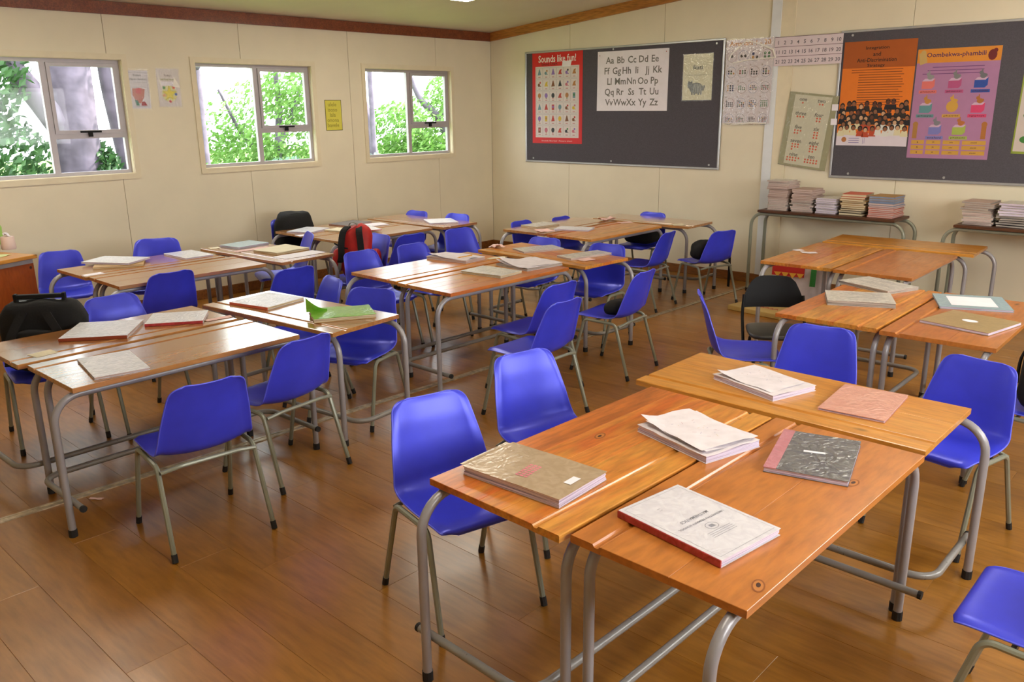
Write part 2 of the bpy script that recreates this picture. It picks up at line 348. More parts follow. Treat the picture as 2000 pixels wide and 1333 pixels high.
wf = holed('x', -.12, RX + .1, -.1, lambda x: ceil_z(x) + .05, FY, FY - .12, []).build('wall_front', M['wall'], kind='structure')
mb = MB(); x0, x1, y0, y1 = -.12, RX + .12, FY - .12, .12
mb.add([(x, y, ceil_z(x) + h) for h in (0, .06) for x, y in ((x0, y0), (x1, y0), (x1, y1), (x0, y1))], [(3, 2, 1, 0), (4, 5, 6, 7), (0, 1, 5, 4), (1, 2, 6, 5), (2, 3, 7, 6), (3, 0, 4, 7)])
mb.build('ceiling', M['ceiling'], kind='structure')
fl = MB().box(-.12, RX + .12, FY - .12, .12, -.1, -.012).build('floor', M['floorbase'], kind='structure')
PW, PL = .225, 1.62
pm = {}
def plank_mesh(L, W, mat=M['floor']):
    k = (round(L, 3), round(W, 3), mat.name)
    if k not in pm: pm[k] = mesh('plank', *(lambda b: (b.v, b.f))(MB().box(-L / 2, L / 2, -W / 2, W / 2, -.012, 0, 0, .0009)), [mat])
    return pm[k]
r = 0; y = 0.0
while y > FY + .01:
    wd = min(PW, y - FY); off = [0, .55, 1.1, .3, .85, 1.35][r % 6]; x = -off
    while x < RX:
        a, b = max(x, 0), min(x + PL, RX)
        if b - a > .02: obj('floor_plank', plank_mesh(b - a - .0006, wd - .0006), fl, ((a + b) / 2, y - wd / 2, 0))
        x += PL
    y -= PW; r += 1
# metal strip over the floor joint, running the length of the room
b_ = MB(); p0, p1 = (3.765, FY + .02), (3.985, -.03); dx = (p1[0] - p0[0]); 
for o0, o1, h in ((-.026, -.012, .006), (-.012, .012, .003), (.012, .026, .006)):
    b_.add([(p0[0] + o0, p0[1], 0.0), (p0[0] + o1, p0[1], 0), (p1[0] + o1, p1[1], 0), (p1[0] + o0, p1[1], 0), (p0[0] + o0, p0[1], h), (p0[0] + o1, p0[1], h), (p1[0] + o1, p1[1], h), (p1[0] + o0, p1[1], h)],
           [(3, 2, 1, 0), (4, 5, 6, 7), (0, 1, 5, 4), (1, 2, 6, 5), (2, 3, 7, 6), (3, 0, 4, 7)])
b_.build('trim_1', M['strip'], kind='structure', label='worn metal strip across the floor joint')
# skirting and cornices
MB().box(0, .018, FY, -.018, 0, .1, 0, .004).build('baseboard_left', M['skirt'], kind='structure')
MB().box(0, RX, -.018, 0, 0, .1, 0, .004).build('baseboard_back', M['skirt'], kind='structure')
MB().box(0, .03, FY, -.03, 2.712, 2.819).build('trim_2', M['cornice_d'], kind='structure', label='red-brown wooden cornice above the windows')
mb = MB(); mb.add([(x, yy, ceil_z(x) + dz) for yy in (0, -.03) for x, dz in ((0, -.108), (RX, -.108), (RX, -.001), (0, -.001))], [(3, 2, 1, 0), (4, 5, 6, 7), (0, 1, 5, 4), (1, 2, 6, 5), (2, 3, 7, 6), (3, 0, 4, 7)])
mb.build('trim_3', M['cornice_l'], kind='structure', label='honey wooden cornice rising along the pinboard wall')
MB().box(3.945, 4.045, -.022, 0, .1, 2.95).build('trim_4', M['pale'], kind='structure', label='pale cover strip over the wall joint')
MB().box(4.045, 4.19, -.014, 0, .1, 2.96).build('trim_5', M['trimw'], kind='structure', label='cream cover board beside the wall joint')

# windows
def window(i, y0, y1, side=1):
    X = 0 if side == 1 else RX
    sx = lambda d: X - d * side           # d>0: outwards
    def bx(mb, d0, d1, a, b, lo, hi): x0, x1 = sorted((sx(d0), sx(d1))); mb.box(x0, x1, a, b, lo, hi)
    root = MB(); t = .03                    # reveal lining
    for a, b, lo, hi in ((y0, y0 + .004, WZ0, WZ1), (y1 - .004, y1, WZ0, WZ1), (y0, y1, WZ0, WZ0 + .004), (y0, y1, WZ1 - .004, WZ1)): bx(root, 0, .12, a, b, lo, hi)
    root = root.build('window_%d' % i, M['trimw'], kind='structure')
    k = .05
    for nm, (a, b, lo, hi) in {'trim_board': (y0 - k, y0, WZ0 - k, WZ1 + k), 'trim_board.001': (y1, y1 + k, WZ0 - k, WZ1 + k), 'trim_board.002': (y0, y1, WZ1, WZ1 + k), 'trim_board.003': (y0, y1, WZ0 - k, WZ0)}.items():
        mb = MB(); bx(mb, -.012, 0, a, b, lo, hi); mb.build('trim_board', M['trimw'], root)
    f = .035; ym = y0 + (y1 - y0) * .508; zt = WZ0 + (WZ1 - WZ0) * .345
    fr = MB()
    for a, b, lo, hi in ((y0 + .004, y0 + f, WZ0, WZ1), (y1 - f, y1 - .004, WZ0, WZ1), (y0 + f, y1 - f, WZ0 + .004, WZ0 + f), (y0 + f, y1 - f, WZ1 - f, WZ1 - .004), (ym - .025, ym + .025, WZ0 + f, WZ1 - f), (ym + .025, y1 - f, zt - .022, zt + .022)): bx(fr, .05, .09, a, b, lo, hi)
    fr.build('window_frame', M['winframe'], root)
    s = MB(); a0, a1, l0, l1 = ym + .027, y1 - f - .002, zt + .023, WZ1 - f - .002; g = .03
    for a, b, lo, hi in ((a0, a0 + g, l0, l1), (a1 - g, a1, l0, l1), (a0 + g, a1 - g, l0, l0 + g), (a0 + g, a1 - g, l1 - g, l1)): bx(s, .038, .075, a, b, lo, hi)
    sash = s.build('opening_sash', M['winframe'], root)
    h = MB(); yc = (a0 + a1) / 2; bx(h, .02, .038, yc - .09, yc + .09, l0 + .006, l0 + .022); bx(h, .018, .036, yc - .025, yc + .01, l0 - .03, l0 + .008); h.build('handle', M['blackp'], sash)
    for a, b, lo, hi in ((y0 + f, ym - .025, WZ0 + f, WZ1 - f), (ym + .025, y1 - f, WZ0 + f, zt - .022)):
        mb = MB(); bx(mb, .068, .072, a, b, lo, hi); mb.build('window_pane', M['glass'], root)
    mb = MB(); bx(mb, .055, .059, a0 + g, a1 - g, l0 + g, l1 - g); mb.build('window_pane', M['glass'], sash)
for i, (a, b) in enumerate(WINS): window(i + 1, a, b)
for i, (a, b) in enumerate(RWINS): window(i + 4, a, b, -1)

# ceiling lamps
em, nt, b = newmat('lamp_tube_glow'); b.inputs['Emission Color'].default_value = (1, .93, .78, 1); b.inputs['Emission Strength'].default_value = 18; b.inputs['Base Color'].default_value = (1, 1, 1, 1)
for i, (x, y) in enumerate(LAMPS):
    r = bpy.data.objects.new('ceiling_lamp', None); C.objects.link(r); r.location = (x, y, ceil_z(x) - .001); r.rotation_euler = (0, -math.atan(.088), 0)
    tag(r, 'fluorescent ceiling lamp with ' + ['its end showing at the top edge', 'tubes above the left rows', 'tubes above the right rows', 'tubes above the camera side'][i], 'ceiling lamp', 'fluorescent ceiling lamps')
    MB().box(-.3, .3, -.62, .62, -.05, 0, 0, .008).build('housing', M['white'], r)
    MB().box(-.27, .27, -.6, .6, -.062, -.051).build('diffuser', em, r)

# ------------------------------------------------------------------ school desks
H = .70; TT = .024; LR = .0165; EXT = .08; EXTB = -.06; INS = .044
def leg_pts(xe, y, zt):
    s = 1 if xe > 0 else -1
    return pathround([(xe, y, .028), (xe, y, zt), (xe - s * .22, y, zt)], .12, 7)
first_desk = [1]
def desk_parts(root, L, W, kind, zh=H, groove=True, darktop=False, footrest=True, steel='steel', insb=.024):
    zt = zh - TT - LR - .001; mat = M[kind]
    if groove:
        ws = [.27, .24, .22, .27]; front = W - .105
        if kind in ('deskr', 'desko', 'deskb'): ws = [.5, .5]
        tot = sum(ws); y = -W / 2; tones = [.3, .1, .45, .8, .95]; rnd.shuffle(tones)
        if first_desk: tones = [.0, .72, .2, .45, .36]; first_desk.clear()
        for wd in ws:
            d = front * wd / tot
            MB().box(-L / 2, L / 2, -d / 2, d / 2 - .0007, -TT, rnd.uniform(-.0004, 0), 0, .0012).build('plank', mat, root, loc=(0, y + d / 2, zh)).color = (tones.pop(0), 0, 0, 1); y += d
        # back rail with the pencil groove cut along it
        prof = [(0, -TT), (.105, -TT), (.105, -.003), (.102, 0), (.026, 0), (.022, -.006), (.018, -.009), (.009, -.009), (.005, -.006), (.002, -.001), (0, -.002)]
        n = len(prof); vs = [(sx * L / 2, W / 2 - .105 + a, z) for sx in (-1, 1) for a, z in prof]
        fs = [tuple(range(n)), tuple(range(2 * n - 1, n - 1, -1))] + [(i, i + n, (i + 1) % n + n, (i + 1) % n) for i in range(n)]
        o = MB().add(vs, fs).build('pencil_rail', mat, root, loc=(0, 0, zh)); o.color = (tones[0] if tones else .5, 0, 0, 1)
    else:
        for i in range(2):
            MB().box(-L / 2, L / 2, -W / 4, W / 4 - .0007, -TT, 0, 0, .0025).build('plank', mat, root, loc=(0, -W / 4 + i * W / 2, zh))
    xf = L / 2 + EXT
    for sy in (-1, 1):
        y = sy * (W / 2 - (INS if sy < 0 or not groove else insb)); xe = xf if sy < 0 or not groove else L / 2 + EXTB
        smooth_angle(MB().tube([(-xe + .22, y, zt), (xe - .22, y, zt)], LR).build('rail', M[steel], root))
        for sx in (-1, 1):
            lg = smooth_angle(MB().tube(leg_pts(sx * xe, y, zt), LR).build('leg', M[steel], root))
            MB().tube([(sx * xe, y, .0), (sx * xe, y, .036)], LR + .0025).build('rubber_foot', M['rubber'], lg)
    if footrest:
        z = .15; yf, yb = -(W / 2 - INS), W / 2 - max(INS, insb); xi = xf - LR * 2 - .0005; r = .0145
        P = pathround([(-xi, yf - .075, z), (-xi, yb - .035, z), (xi, yb - .035, z), (xi, yf - .075, z)], .09, 7)
        ft = smooth_angle(MB().tube(P, r).build('footrest', M['steelworn'], root))
        for sx in (-1, 1):
            MB().tube([(sx * xi, yf - .083, z), (sx * xi, yf - .07, z)], r + .0015).build('end_cap', M['rubber'], ft)
DESKS = {}
def school_desk(key, x, y, ang, flip, L, W, kind, label, group):
    r = bpy.data.objects.new('school_desk', None); C.objects.link(r)
    r.location = (x, y, 0); r.rotation_euler = (0, 0, math.radians(ang + (180 if flip else 0)))
    tag(r, label, 'desk', group); desk_parts(r, L, W, kind, insb=.088 if key in 'CFILNQU' else .024); DESKS[key] = r
G = ['desks of the nearest group', 'desks of the left front group', 'desks of the middle group', 'desks of the left rear group', 'desks by the rear left windows', 'desks in the far corner', 'desks of the right middle group', 'desks of the right rear group']
for a in [
 ('A', 6.428, -6.053, 88.68, 1, 1.248, .556, 'desk', 'desk of mixed striped planks in the nearest group, by the two blue chairs', G[0]),
 ('B', 6.992, -6.044, 89.07, 0, 1.234, .544, 'deskr', 'orange-red desk nearest the camera, under the red-spined book', G[0]),
 ('C', 6.663, -5.110, 0.05, 1, 1.201, .556, 'desko', 'honey crosswise desk behind the nearest pair, under the pink book', G[0]),
 ('D', 4.000, -6.512, 90.77, 0, 1.165, .538, 'deskb', 'glossy brown desk in the left front group, by the chair showing its back', G[1]),
 ('E', 3.425, -6.550, 91.2, 1, 1.17, .53, 'deskb', 'glossy brown desk in the left front group, on the window side', G[1]),
 ('F', 3.750, -5.600, 6.0, 1, 1.200, .510, 'deskb', 'crosswise desk with the torn green book in the left front group', G[1]),
 ('G', 3.871, -4.088, 89.29, 0, 1.208, .545, 'desk', 'middle group desk on the aisle side, with an open book', G[2]),
 ('H', 3.297, -4.070, 88.9, 1, 1.187, .526, 'desk', 'middle group desk on the window side, with a pencil on papers', G[2]),
 ('I', 3.645, -3.100, -2.5, 1, 1.196, .530, 'desk', 'crosswise desk at the far end of the middle group', G[2]),
 ('J', 1.936, -5.442, 89.83, 0, 1.146, .525, 'deskb', 'empty desk on the aisle side of the left rear group', G[3]),
 ('K', 1.385, -5.479, 91.5, 1, 1.128, .520, 'deskb', 'left rear group desk with the stacked books, nearest the windows', G[3]),
 ('L', 1.650, -4.540, 3.55, 1, 1.191, .520, 'deskb', 'crosswise desk of the left rear group under a pale blue folder', G[3]),
 ('M', 1.445, -3.24, 90, 0, 1.15, .53, 'deskb', 'rear window-side group desk on the aisle side, behind the red rucksack', G[4]),
 ('m', .905, -3.24, 90, 1, 1.15, .53, 'deskb', 'rear window-side group desk nearest the windows, by the black bag', G[4]),
 ('N', 1.170, -2.345, 2, 1, 1.20, .50, 'deskb', 'crosswise desk at the far end of the window-side row', G[4]),
 ('O', 2.606, -1.690, 90.5, 1, 1.19, .535, 'deskb', 'far corner desk on the left of the pair', G[5]),
 ('P', 3.178, -1.700, 90, 0, 1.17, .535, 'desk', 'far corner desk on the aisle side of the pair', G[5]),
 ('Q', 3.107, -.790, 1.5, 1, 1.17, .50, 'deskb', 'crosswise desk closest to the pinboard wall', G[5]),
 ('R', 6.250, -3.250, 90.8, 1, 1.18, .57, 'desk', 'right middle desk with newsprint-covered books, by the folding chair', G[6]),
 ('S', 6.832, -3.250, 91.0, 0, 1.209, .554, 'deskr', 'right middle desk with the manila book, at the right edge', G[6]),
 ('T', 5.384, -1.745, 91.20, 1, 1.150, .547, 'desk', 'right rear desk by the side table, left of the pair', G[7]),
 ('V', 5.952, -1.745, 91.23, 0, 1.155, .545, 'deskr', 'dark red-brown right rear desk, right of the pair', G[7]),
 ('U', 5.685, -.815, 3.0, 1, 1.199, .520, 'desko', 'crosswise honey desk at the end of the right rear pair', G[7])]:
    school_desk(*a)

# side tables by the back wall
TH = .85
for (xa, xb), lab in (((4.14, 5.49), 'long dark-topped side table under the left end of the right pinboard'), ((5.96, 7.3), 'dark-topped side table at the right edge, carrying two book stacks')):
    r = bpy.data.objects.new('side_table', None); C.objects.link(r); r.location = ((xa + xb) / 2, -.265, 0); tag(r, lab, 'table', 'side tables along the back wall')
    desk_parts(r, xb - xa - .02, .40, 'darktop', TH, groove=False, footrest=False, steel='steelg')

# ------------------------------------------------------------------ chairs
def catmull(P, n):
    out = []; P = [np.array(p, float) for p in P]; P = [2 * P[0] - P[1]] + P + [2 * P[-1] - P[-2]]
    for i in range(1, len(P) - 2):
        for k in range(n):
            t = k / n; a, b, c, d = P[i - 1:i + 3]
            out.append(.5 * (2 * b + (c - a) * t + (2 * a - 5 * b + 4 * c - d) * t * t + (3 * b - a - 3 * c + d) * t ** 3))
    out.append(P[-2]); return np.array(out)
# (forward s, z, half width, edge curl)
PR = [(.222, .405, .150, 0), (.226, .418, .180, .0), (.215, .432, .198, .002), (.17, .436, .205, .006), (.09, .428, .208, .014), (0, .420, .210, .022), (-.075, .419, .212, .030), (-.125, .430, .213, .036), (-.158, .458, .212, .040), (-.176, .505, .205, .040), (-.190, .560, .198, .036), (-.205, .620, .188, .030), (-.220, .680, .176, .025), (-.234, .722, .167, .021), (-.242, .745, .156, .017), (-.249, .760, .136, .014), (-.252, .7655, .112, .012)]
def make_shell():
    c = catmull(PR, 3); nu = len(c); nv = 17; th = .005
    V = np.zeros((nu, nv, 3)); 
    tg = np.gradient(c[:, :2], axis=0); tg /= np.linalg.norm(tg, axis=1)[:, None]
    nr = np.stack([tg[:, 1], -tg[:, 0]], 1)
    for j in range(nv):
        v = -1 + 2 * j / (nv - 1); v = math.copysign(abs(v) ** .85, v)
        k = abs(v) ** 2.4 * c[:, 3] - (max(0, abs(v) - .9) / .1) ** 1.3 * .010
        V[:, j, 0] = c[:, 0] + nr[:, 0] * k; V[:, j, 2] = c[:, 1] + nr[:, 1] * k; V[:, j, 1] = v * c[:, 2]
    # surface normals -> thickness
    du = np.gradient(V, axis=0); dv = np.gradient(V, axis=1); n = np.cross(du, dv); n /= np.linalg.norm(n, axis=2)[:, :, None] + 1e-9
    if n[nu // 3, nv // 2, 2] < 0: n = -n
    Bk = V - n * th
    nn = nu * nv; verts = np.concatenate([V.reshape(-1, 3), Bk.reshape(-1, 3)]); vn = np.concatenate([n.reshape(-1, 3), -n.reshape(-1, 3)])
    def part(u0, u1, name):
        fs = []; I = lambda i, j, s: s * nn + i * nv + j
        for i in range(u0, u1):
            for j in range(nv - 1):
                fs.append((I(i, j, 0), I(i, j + 1, 0), I(i + 1, j + 1, 0), I(i + 1, j, 0))); fs.append((I(i, j, 1), I(i + 1, j, 1), I(i + 1, j + 1, 1), I(i, j + 1, 1)))
            for j in (0, nv - 1): fs.append((I(i, j, 0), I(i + 1, j, 0), I(i + 1, j, 1), I(i, j, 1)))
        for i in (u0, u1):
            if i in (0, nu - 1):
                for j in range(nv - 1): fs.append((I(i, j, 0), I(i, j + 1, 0), I(i, j + 1, 1), I(i, j, 1)))
        used = sorted({k for f in fs for k in f}); mp = {k: i for i, k in enumerate(used)}
        me = mesh(name, verts[used].tolist(), [tuple(mp[k] for k in f) for f in fs], [M['blue']], smooth=True)
        bm = bmesh.new(); bm.from_mesh(me); bmesh.ops.recalc_face_normals(bm, faces=bm.faces); bm.to_mesh(me); bm.free()
        # keep recalculated face orientation consistent with sitter side
        me.normals_split_custom_set_from_vertices([tuple(x) for x in vn[used]])
        return me
    mid = (V + Bk) / 2; ring = [mid[i, 0] for i in range(nu)] + [mid[nu - 1, j] for j in range(1, nv)] + [mid[i, nv - 1] for i in range(nu - 2, -1, -1)] + [mid[0, j] for j in range(nv - 2, -1, -1)]
    rb = MB().tube([tuple(p) for p in ring], .0036, 6, cap=False)
    global RIM; RIM = mesh('rolled_rim_highlight', rb.v, rb.f, [M['rim']], smooth=True)  # edge tube added to carry the painted highlight of the shell's lip
    split = 24
    return part(0, split, 'seat'), part(split, nu - 1, 'backrest')
SEAT, BACK = make_shell()
CR = .0115
def make_chair():
    r = bpy.data.objects.new('school_chair', None); C.objects.link(r)
    obj('seat', SEAT, r); obj('backrest', BACK, r); obj('rolled_rim_highlight', RIM, r)
    for sy in (-1, 1):
        U = [(.235, sy * .222, .02), (.135, sy * .212, .408), (-.125, sy * .214, .398), (-.240, sy * .226, .02)]
        P = pathround(U, .045, 6); mid = Vector((.0, sy * .213, .403))
        h = len(P) // 2
        for nm, Q, ft in (('leg', P[:h] + [mid], 0), ('leg', list(reversed(P[h:])) + [mid], 3)):
            lg = smooth_angle(MB().tube(Q, CR, 8).build('leg', M['steelg'], r))
            d = (Vector(U[1] if ft == 0 else U[2]) - Vector(U[ft])).normalized(); b0 = Vector(U[ft]) - d * .0195; b0.z = .002
            MB().tube([b0, Vector(U[ft]) + d * .018], CR + .002, 8).build('rubber_foot', M['rubber'], lg)
    P = [(-.150, -.210, .380)] + pathround([(-.150, -.20, .380), (-.165, -.13, .395), (-.165, .13, .395), (-.150, .20, .380)], .12, 5)[1:-1] + [(-.150, .210, .380)]
    smooth_angle(MB().tube(P, CR * .85, 8).build('crossbar', M['steelg'], r))
    smooth_angle(MB().tube([(.06, -.205, .405), (.06, -.17, .400), (.06, .17, .400), (.06, .205, .405)], CR * .8, 8).build('crossbar', M['steelg'], r))
    return r
chair0 = make_chair(); CH = {}; first = [True]
def school_chair(key, px, py, yaw, label, group, dxy=(0, 0), zt=.765, at=None):
    o = chair0 if first[0] else copy_tree(chair0); first[0] = False
    k = zt / .765; p = un(px, py, 2, zt); a = math.radians(yaw); o.scale = (k, k, k)
    o.location = (p.x + .248 * k * math.cos(a) + dxy[0], p.y + .248 * k * math.sin(a) + dxy[1], 0) if at is None else (*at, 0); o.rotation_euler = (0, 0, a)
    tag(o, label, 'chair', group); CH[key] = o; return o
g0, g1, g2, g3, g4, g5, g6 = ['blue chairs round the ' + s for s in ('nearest desks', 'left front desks', 'middle desks', 'left rear desks', 'window-side rear desks', 'far corner desks', 'right middle desks')]
for a in [
 (1, 835, 773, -14.6, 'blue plastic chair nearest the camera, beside the brown-covered book', g0),
 (2, 1018, 689, -12, 'blue plastic chair at the striped desk, farther of the two there', g0),
 (3, 1603, 641, -82, 'blue plastic chair facing the honey crosswise desk, behind the torn white papers', g0, (0, 0.03), 0.765, None),
 (4, 1918, 704, -101, 'blue plastic chair facing the honey crosswise desk, behind its right corner', g0, (0, 0.0), 0.745, None),
 (6, 1408, 577, 35, 'blue plastic chair seen side-on, left of the black folding chair', g6, (-0.12, -0.04), 0.785, None),
 (9, 407, 747, 173.8, 'blue plastic chair seen from behind, nearest at the left front desks', g1),
 (10, 600, 661, 187, 'blue plastic chair seen from behind, just below the torn green book', g1),
 (11, 729, 564, -68, 'blue plastic chair behind the torn green book, facing the camera', g1, (0, 0), 0.765, None),
 (12, 632, 551, -104, 'blue plastic chair turned sideways behind the crosswise left front desk', g1, (-0.06, 0.13), 0.765, None),
 (13, 235, 581, 4, 'blue plastic chair between the trolley bag and the red-checked book', g1, (-0.09, -0.03), 0.765, None),
 (14, 0, 0, -10.7, 'blue plastic chair under the black trolley bag at the left edge', g1, (0, 0), 0.765, (2.86, -6.74)),
 (15, 108, 492, -14, 'blue plastic chair beside the teacher desk', g3, (0, 0.03), 0.725, None),
 (16, 312, 468, -30, 'blue plastic chair against the window wall behind the left rear desks', g3, (-0.06, 0), 0.81, None),
 (17, 336, 532, 180, 'blue plastic chair seen from behind at the empty left rear desk', g3),
 (18, 595, 519, 182, 'blue plastic chair seen from behind, in front of the red rucksack', g3, (0.04, -0.1), 0.765, None),
 (19, 610, 455, -112, 'blue plastic chair just left of the red rucksack', g3, (0, -0.02), 0.8, None),
 (20, 672, 464, -95, 'blue plastic chair carrying the red rucksack', g3, (0.02, -0.02), 0.8, (2.18, -3.98)),
 (21, 707, 490, 0, 'blue plastic chair at the near end of the middle desks, window side', g2, (0, -0.03), 0.765, None),
 (22, 797, 478, 0, 'blue plastic chair at the middle desks, second from the near end on the window side', g2, (0, 0.03), 0.765, None),
 (24, 894, 447, -6, 'blue plastic chair left of the far crosswise middle desk', g2),
 (32, 1061, 466, -84, 'low blue chair back behind the grey books on the crosswise middle desk', g2, (0, 0.04), 0.752, None),
 (33, 1176, 480, -82, 'blue plastic chair under the right end of the crosswise middle desk', g2, (0, 0.09), 0.757, None),
 (34, 1254, 528, 186, 'blue plastic chair right of the middle group holding a small black pouch', g2, (0.05, -0.02), 0.75, None),
 (35, 1087, 557, 180, 'blue plastic chair seen from behind at the middle desks, farther of two', g2, (0, 0.06), 0.765, None),
 (36, 1107, 588, 181, 'blue plastic chair seen from behind at the middle desks, nearer of two', g2),
 (23, 805, 458, 180, 'blue plastic chair seen from behind at the window-side rear desks', g4),
 (25, 811, 413, -84, 'blue chair back behind the far window-side crosswise desk, left of two', g4, (0, 0.04), 0.745, None),
 (26, 889, 419, -84, 'blue chair back behind the far window-side crosswise desk, right of two', g4, (0, 0.05), 0.757, None),
 (28, 0, 0, 0, 'blue plastic chair covered by the black bag at the rear windows', g4, (0, 0), 0.77, (0.585, -3.52)),
 (29, 1016, 432, 0, 'blue plastic chair left of the far corner desks, nearer of two', g5, (0, 0), 0.735, None),
 (30, 1094, 424, 0, 'blue plastic chair left of the far corner desks, farther of two', g5, (0, 0), 0.722, None),
 (31, 1274, 416, -87, 'blue chair back against the pinboard wall behind the far corner desks', g5, (0, 0.03), 0.735, None),
 (37, 1308, 454, 187, 'blue plastic chair seen from behind on the aisle side of the far corner desks', g5, (0, 0), 0.73, None),
 (38, 1404, 447, 163, 'blue plastic chair with a satchel and hanging black strap, nearest the side table', g5, (0.12, -0.1), 0.725, None)]:
    school_chair(*a)
o = copy_tree(chair0); o.location = (7.75, -5.73, 0); o.rotation_euler = (0, 0, math.radians(180)); tag(o, 'blue plastic chair cut off by the bottom right corner', 'chair', g0)
o = copy_tree(chair0); o.location = (7.33, -3.76, 0); o.rotation_euler = (0, 0, math.radians(178)); tag(o, 'blue plastic chair at the right edge under a black bag', 'chair', g6); CH[8] = o

# ------------------------------------------------------------------ books on the desks
def fit_rect(cs, z):
    P = [un(x, y, 2, z) for x, y in cs]; c = sum(P, Vector()) / 4
    a = (P[1] - P[0]) + (P[2] - P[3]); b = (P[2] - P[1]) + (P[3] - P[0])
    th = math.atan2(a.y, a.x); th2 = math.atan2(b.y, b.x) - PI / 2 * (1 if a.x * b.y - a.y * b.x > 0 else -1)
    th = th + .5 * math.atan2(math.sin(th2 - th), math.cos(th2 - th))
    return c, th, a.length / 2, b.length / 2
def sheet_mesh(w_, h_, t, wav, seed, mat, curl=0, ragged=0, nx=9, ny=7):
    """thin leaf with waviness; z=0 is its underside"""
    vs = []; rr = random.Random(seed)
    for k in (0, 1):
        for j in range(ny):
            for i in range(nx):
                u, v = i / (nx - 1), j / (ny - 1); x, y = (u - .5) * w_, (v - .5) * h_
                if ragged and (i in (0, nx - 1) or j in (0, ny - 1)):
                    q = noise.noise(Vector((i * .9, j * .9, seed))) * ragged; x += q * (1 if i in (0, nx - 1) else .2); y += q * (1 if j in (0, ny - 1) else .2)
                z = wav * (noise.noise(Vector((u * 2.3 + seed, v * 2.3, seed * .37))) + .55) if wav else 0
                z = max(z, 0) + curl * max(0, (u * v - .45)) ** 2 * 3
                vs.append((x, y, z + k * t))
    n = nx * ny; fs = []
    for j in range(ny - 1):
        for i in range(nx - 1):
            a = j * nx + i; fs += [(a, a + nx, a + nx + 1, a + 1), (n + a, n + a + 1, n + a + nx + 1, n + a + nx)]
    ring = [i for i in range(nx)] + [j * nx + nx - 1 for j in range(1, ny)] + [(ny - 1) * nx + i for i in range(nx - 2, -1, -1)] + [j * nx for j in range(ny - 2, 0, -1)]
    fs += [(ring[i], ring[(i + 1) % len(ring)], n + ring[(i + 1) % len(ring)], n + ring[i]) for i in range(len(ring))]
    me = mesh('leaf', vs, fs, [mat]); me.polygons.foreach_set('use_smooth', [len(p.vertices) == 4 for p in me.polygons])
    try: me.set_sharp_from_angle(angle=.8)
    except Exception: pass
    return me
BK = {}
def book(key, name, label, cs, t, cover, pages, group=None, cat='book', z=H, wav=.0, spine=None, spmat=None, curl=0, loose=0, ragged=0, side=None, dz=0):
    c, th, w_, h_ = fit_rect(cs, z + t)
    r = bpy.data.objects.new(name, None); C.objects.link(r); r.location = (c.x, c.y, z + .0006 + dz); r.rotation_euler = (0, 0, th); tag(r, label, cat, group or 'books and papers lying on the desks')
    ct = .0016; seed = len(BK) * 3.7 + 1
    MB().box(-w_ / 2, w_ / 2, -h_ / 2, h_ / 2, 0, ct).build('back_cover', M[side or cover], r)
    # page block with slightly uneven edge
    mb = MB(); k = max(2, int(t / .006)); zz = ct
    for i in range(k):
        e = rnd.uniform(.001, .005); z1 = ct + (t - 2 * ct) * (i + 1) / k; mb.box(-w_ / 2 + e, w_ / 2 - e, -h_ / 2 + rnd.uniform(.001, .005), h_ / 2 - e, zz, z1); zz = z1
    mb.build('page_block', M[pages], r)
    o = obj('front_cover', sheet_mesh(w_, h_, ct, wav, seed, M[cover], curl, ragged), r, (0, 0, t - ct))
    if spine is not None:
        sp = spmat or cover; d = .004
        if spine in (0, 2): s = 1 if spine == 0 else -1; MB().box(-w_ / 2, w_ / 2, min(s * h_ / 2, s * (h_ / 2 + d)), max(s * h_ / 2, s * (h_ / 2 + d)), 0, t, 0, .001).build('spine', M[sp], r)
        else: s = 1 if spine == 1 else -1; MB().box(min(s * w_ / 2, s * (w_ / 2 + d)), max(s * w_ / 2, s * (w_ / 2 + d)), -h_ / 2, h_ / 2, 0, t, 0, .001).build('spine', M[sp], r)
    for i in range(loose):
        q = random.Random(seed + i); s_ = sheet_mesh(w_ * q.uniform(.82, .98), h_ * q.uniform(.8, .97), .0006, wav + .004, seed + 5 + i, M['paper'], curl + .02, .006)
        obj('loose_page', s_, r, (q.uniform(-.012, .012), q.uniform(-.012, .012), t + .001 + i * (.003 + wav)), (0, 0, q.uniform(-.1, .1)))
    BK[key] = (r, w_, h_, t); return r
B_ = book
# nearest group
B_('b1', 'exercise_book', 'thick brown-paper covered book with pink stamps on the striped desk', [(1090, 981), (908, 909), (1000, 866), (1186, 920)], .030, 'kraft', 'pages', wav=.002)
B_('b2', 'paper_pile', 'thick dog-eared pile of drawn-on papers across the two nearest desks', [(1378, 892), (1246, 832), (1345, 802), (1487, 862)], .026, 'paper', 'pages', wav=.005, loose=2, ragged=.008)
B_('b3', 'notebook', 'dark grey plastic-wrapped notebook with a pink spine', [(1660, 943), (1487, 911), (1535, 840), (1680, 862)], .018, 'foild', 'pages', spine=None)
B_('b4', 'exam_book', 'white plastic-wrapped book with a red spine and printed title', [(1408, 1098), (1208, 995), (1322, 950), (1528, 1030)], .022, 'foilt', 'pages', spine=0, spmat='red')
B_('b5', 'paper_pile', 'crumpled white papers on the honey crosswise desk', [(1505, 774), (1398, 733), (1470, 712), (1598, 756)], .022, 'paper', 'pages', wav=.004, loose=1, ragged=.006)
B_('b6', 'notebook', 'flat salmon pink wrapped notebook on the honey crosswise desk', [(1725, 823), (1597, 796), (1650, 751), (1778, 772)], .010, 'foilp', 'pages')
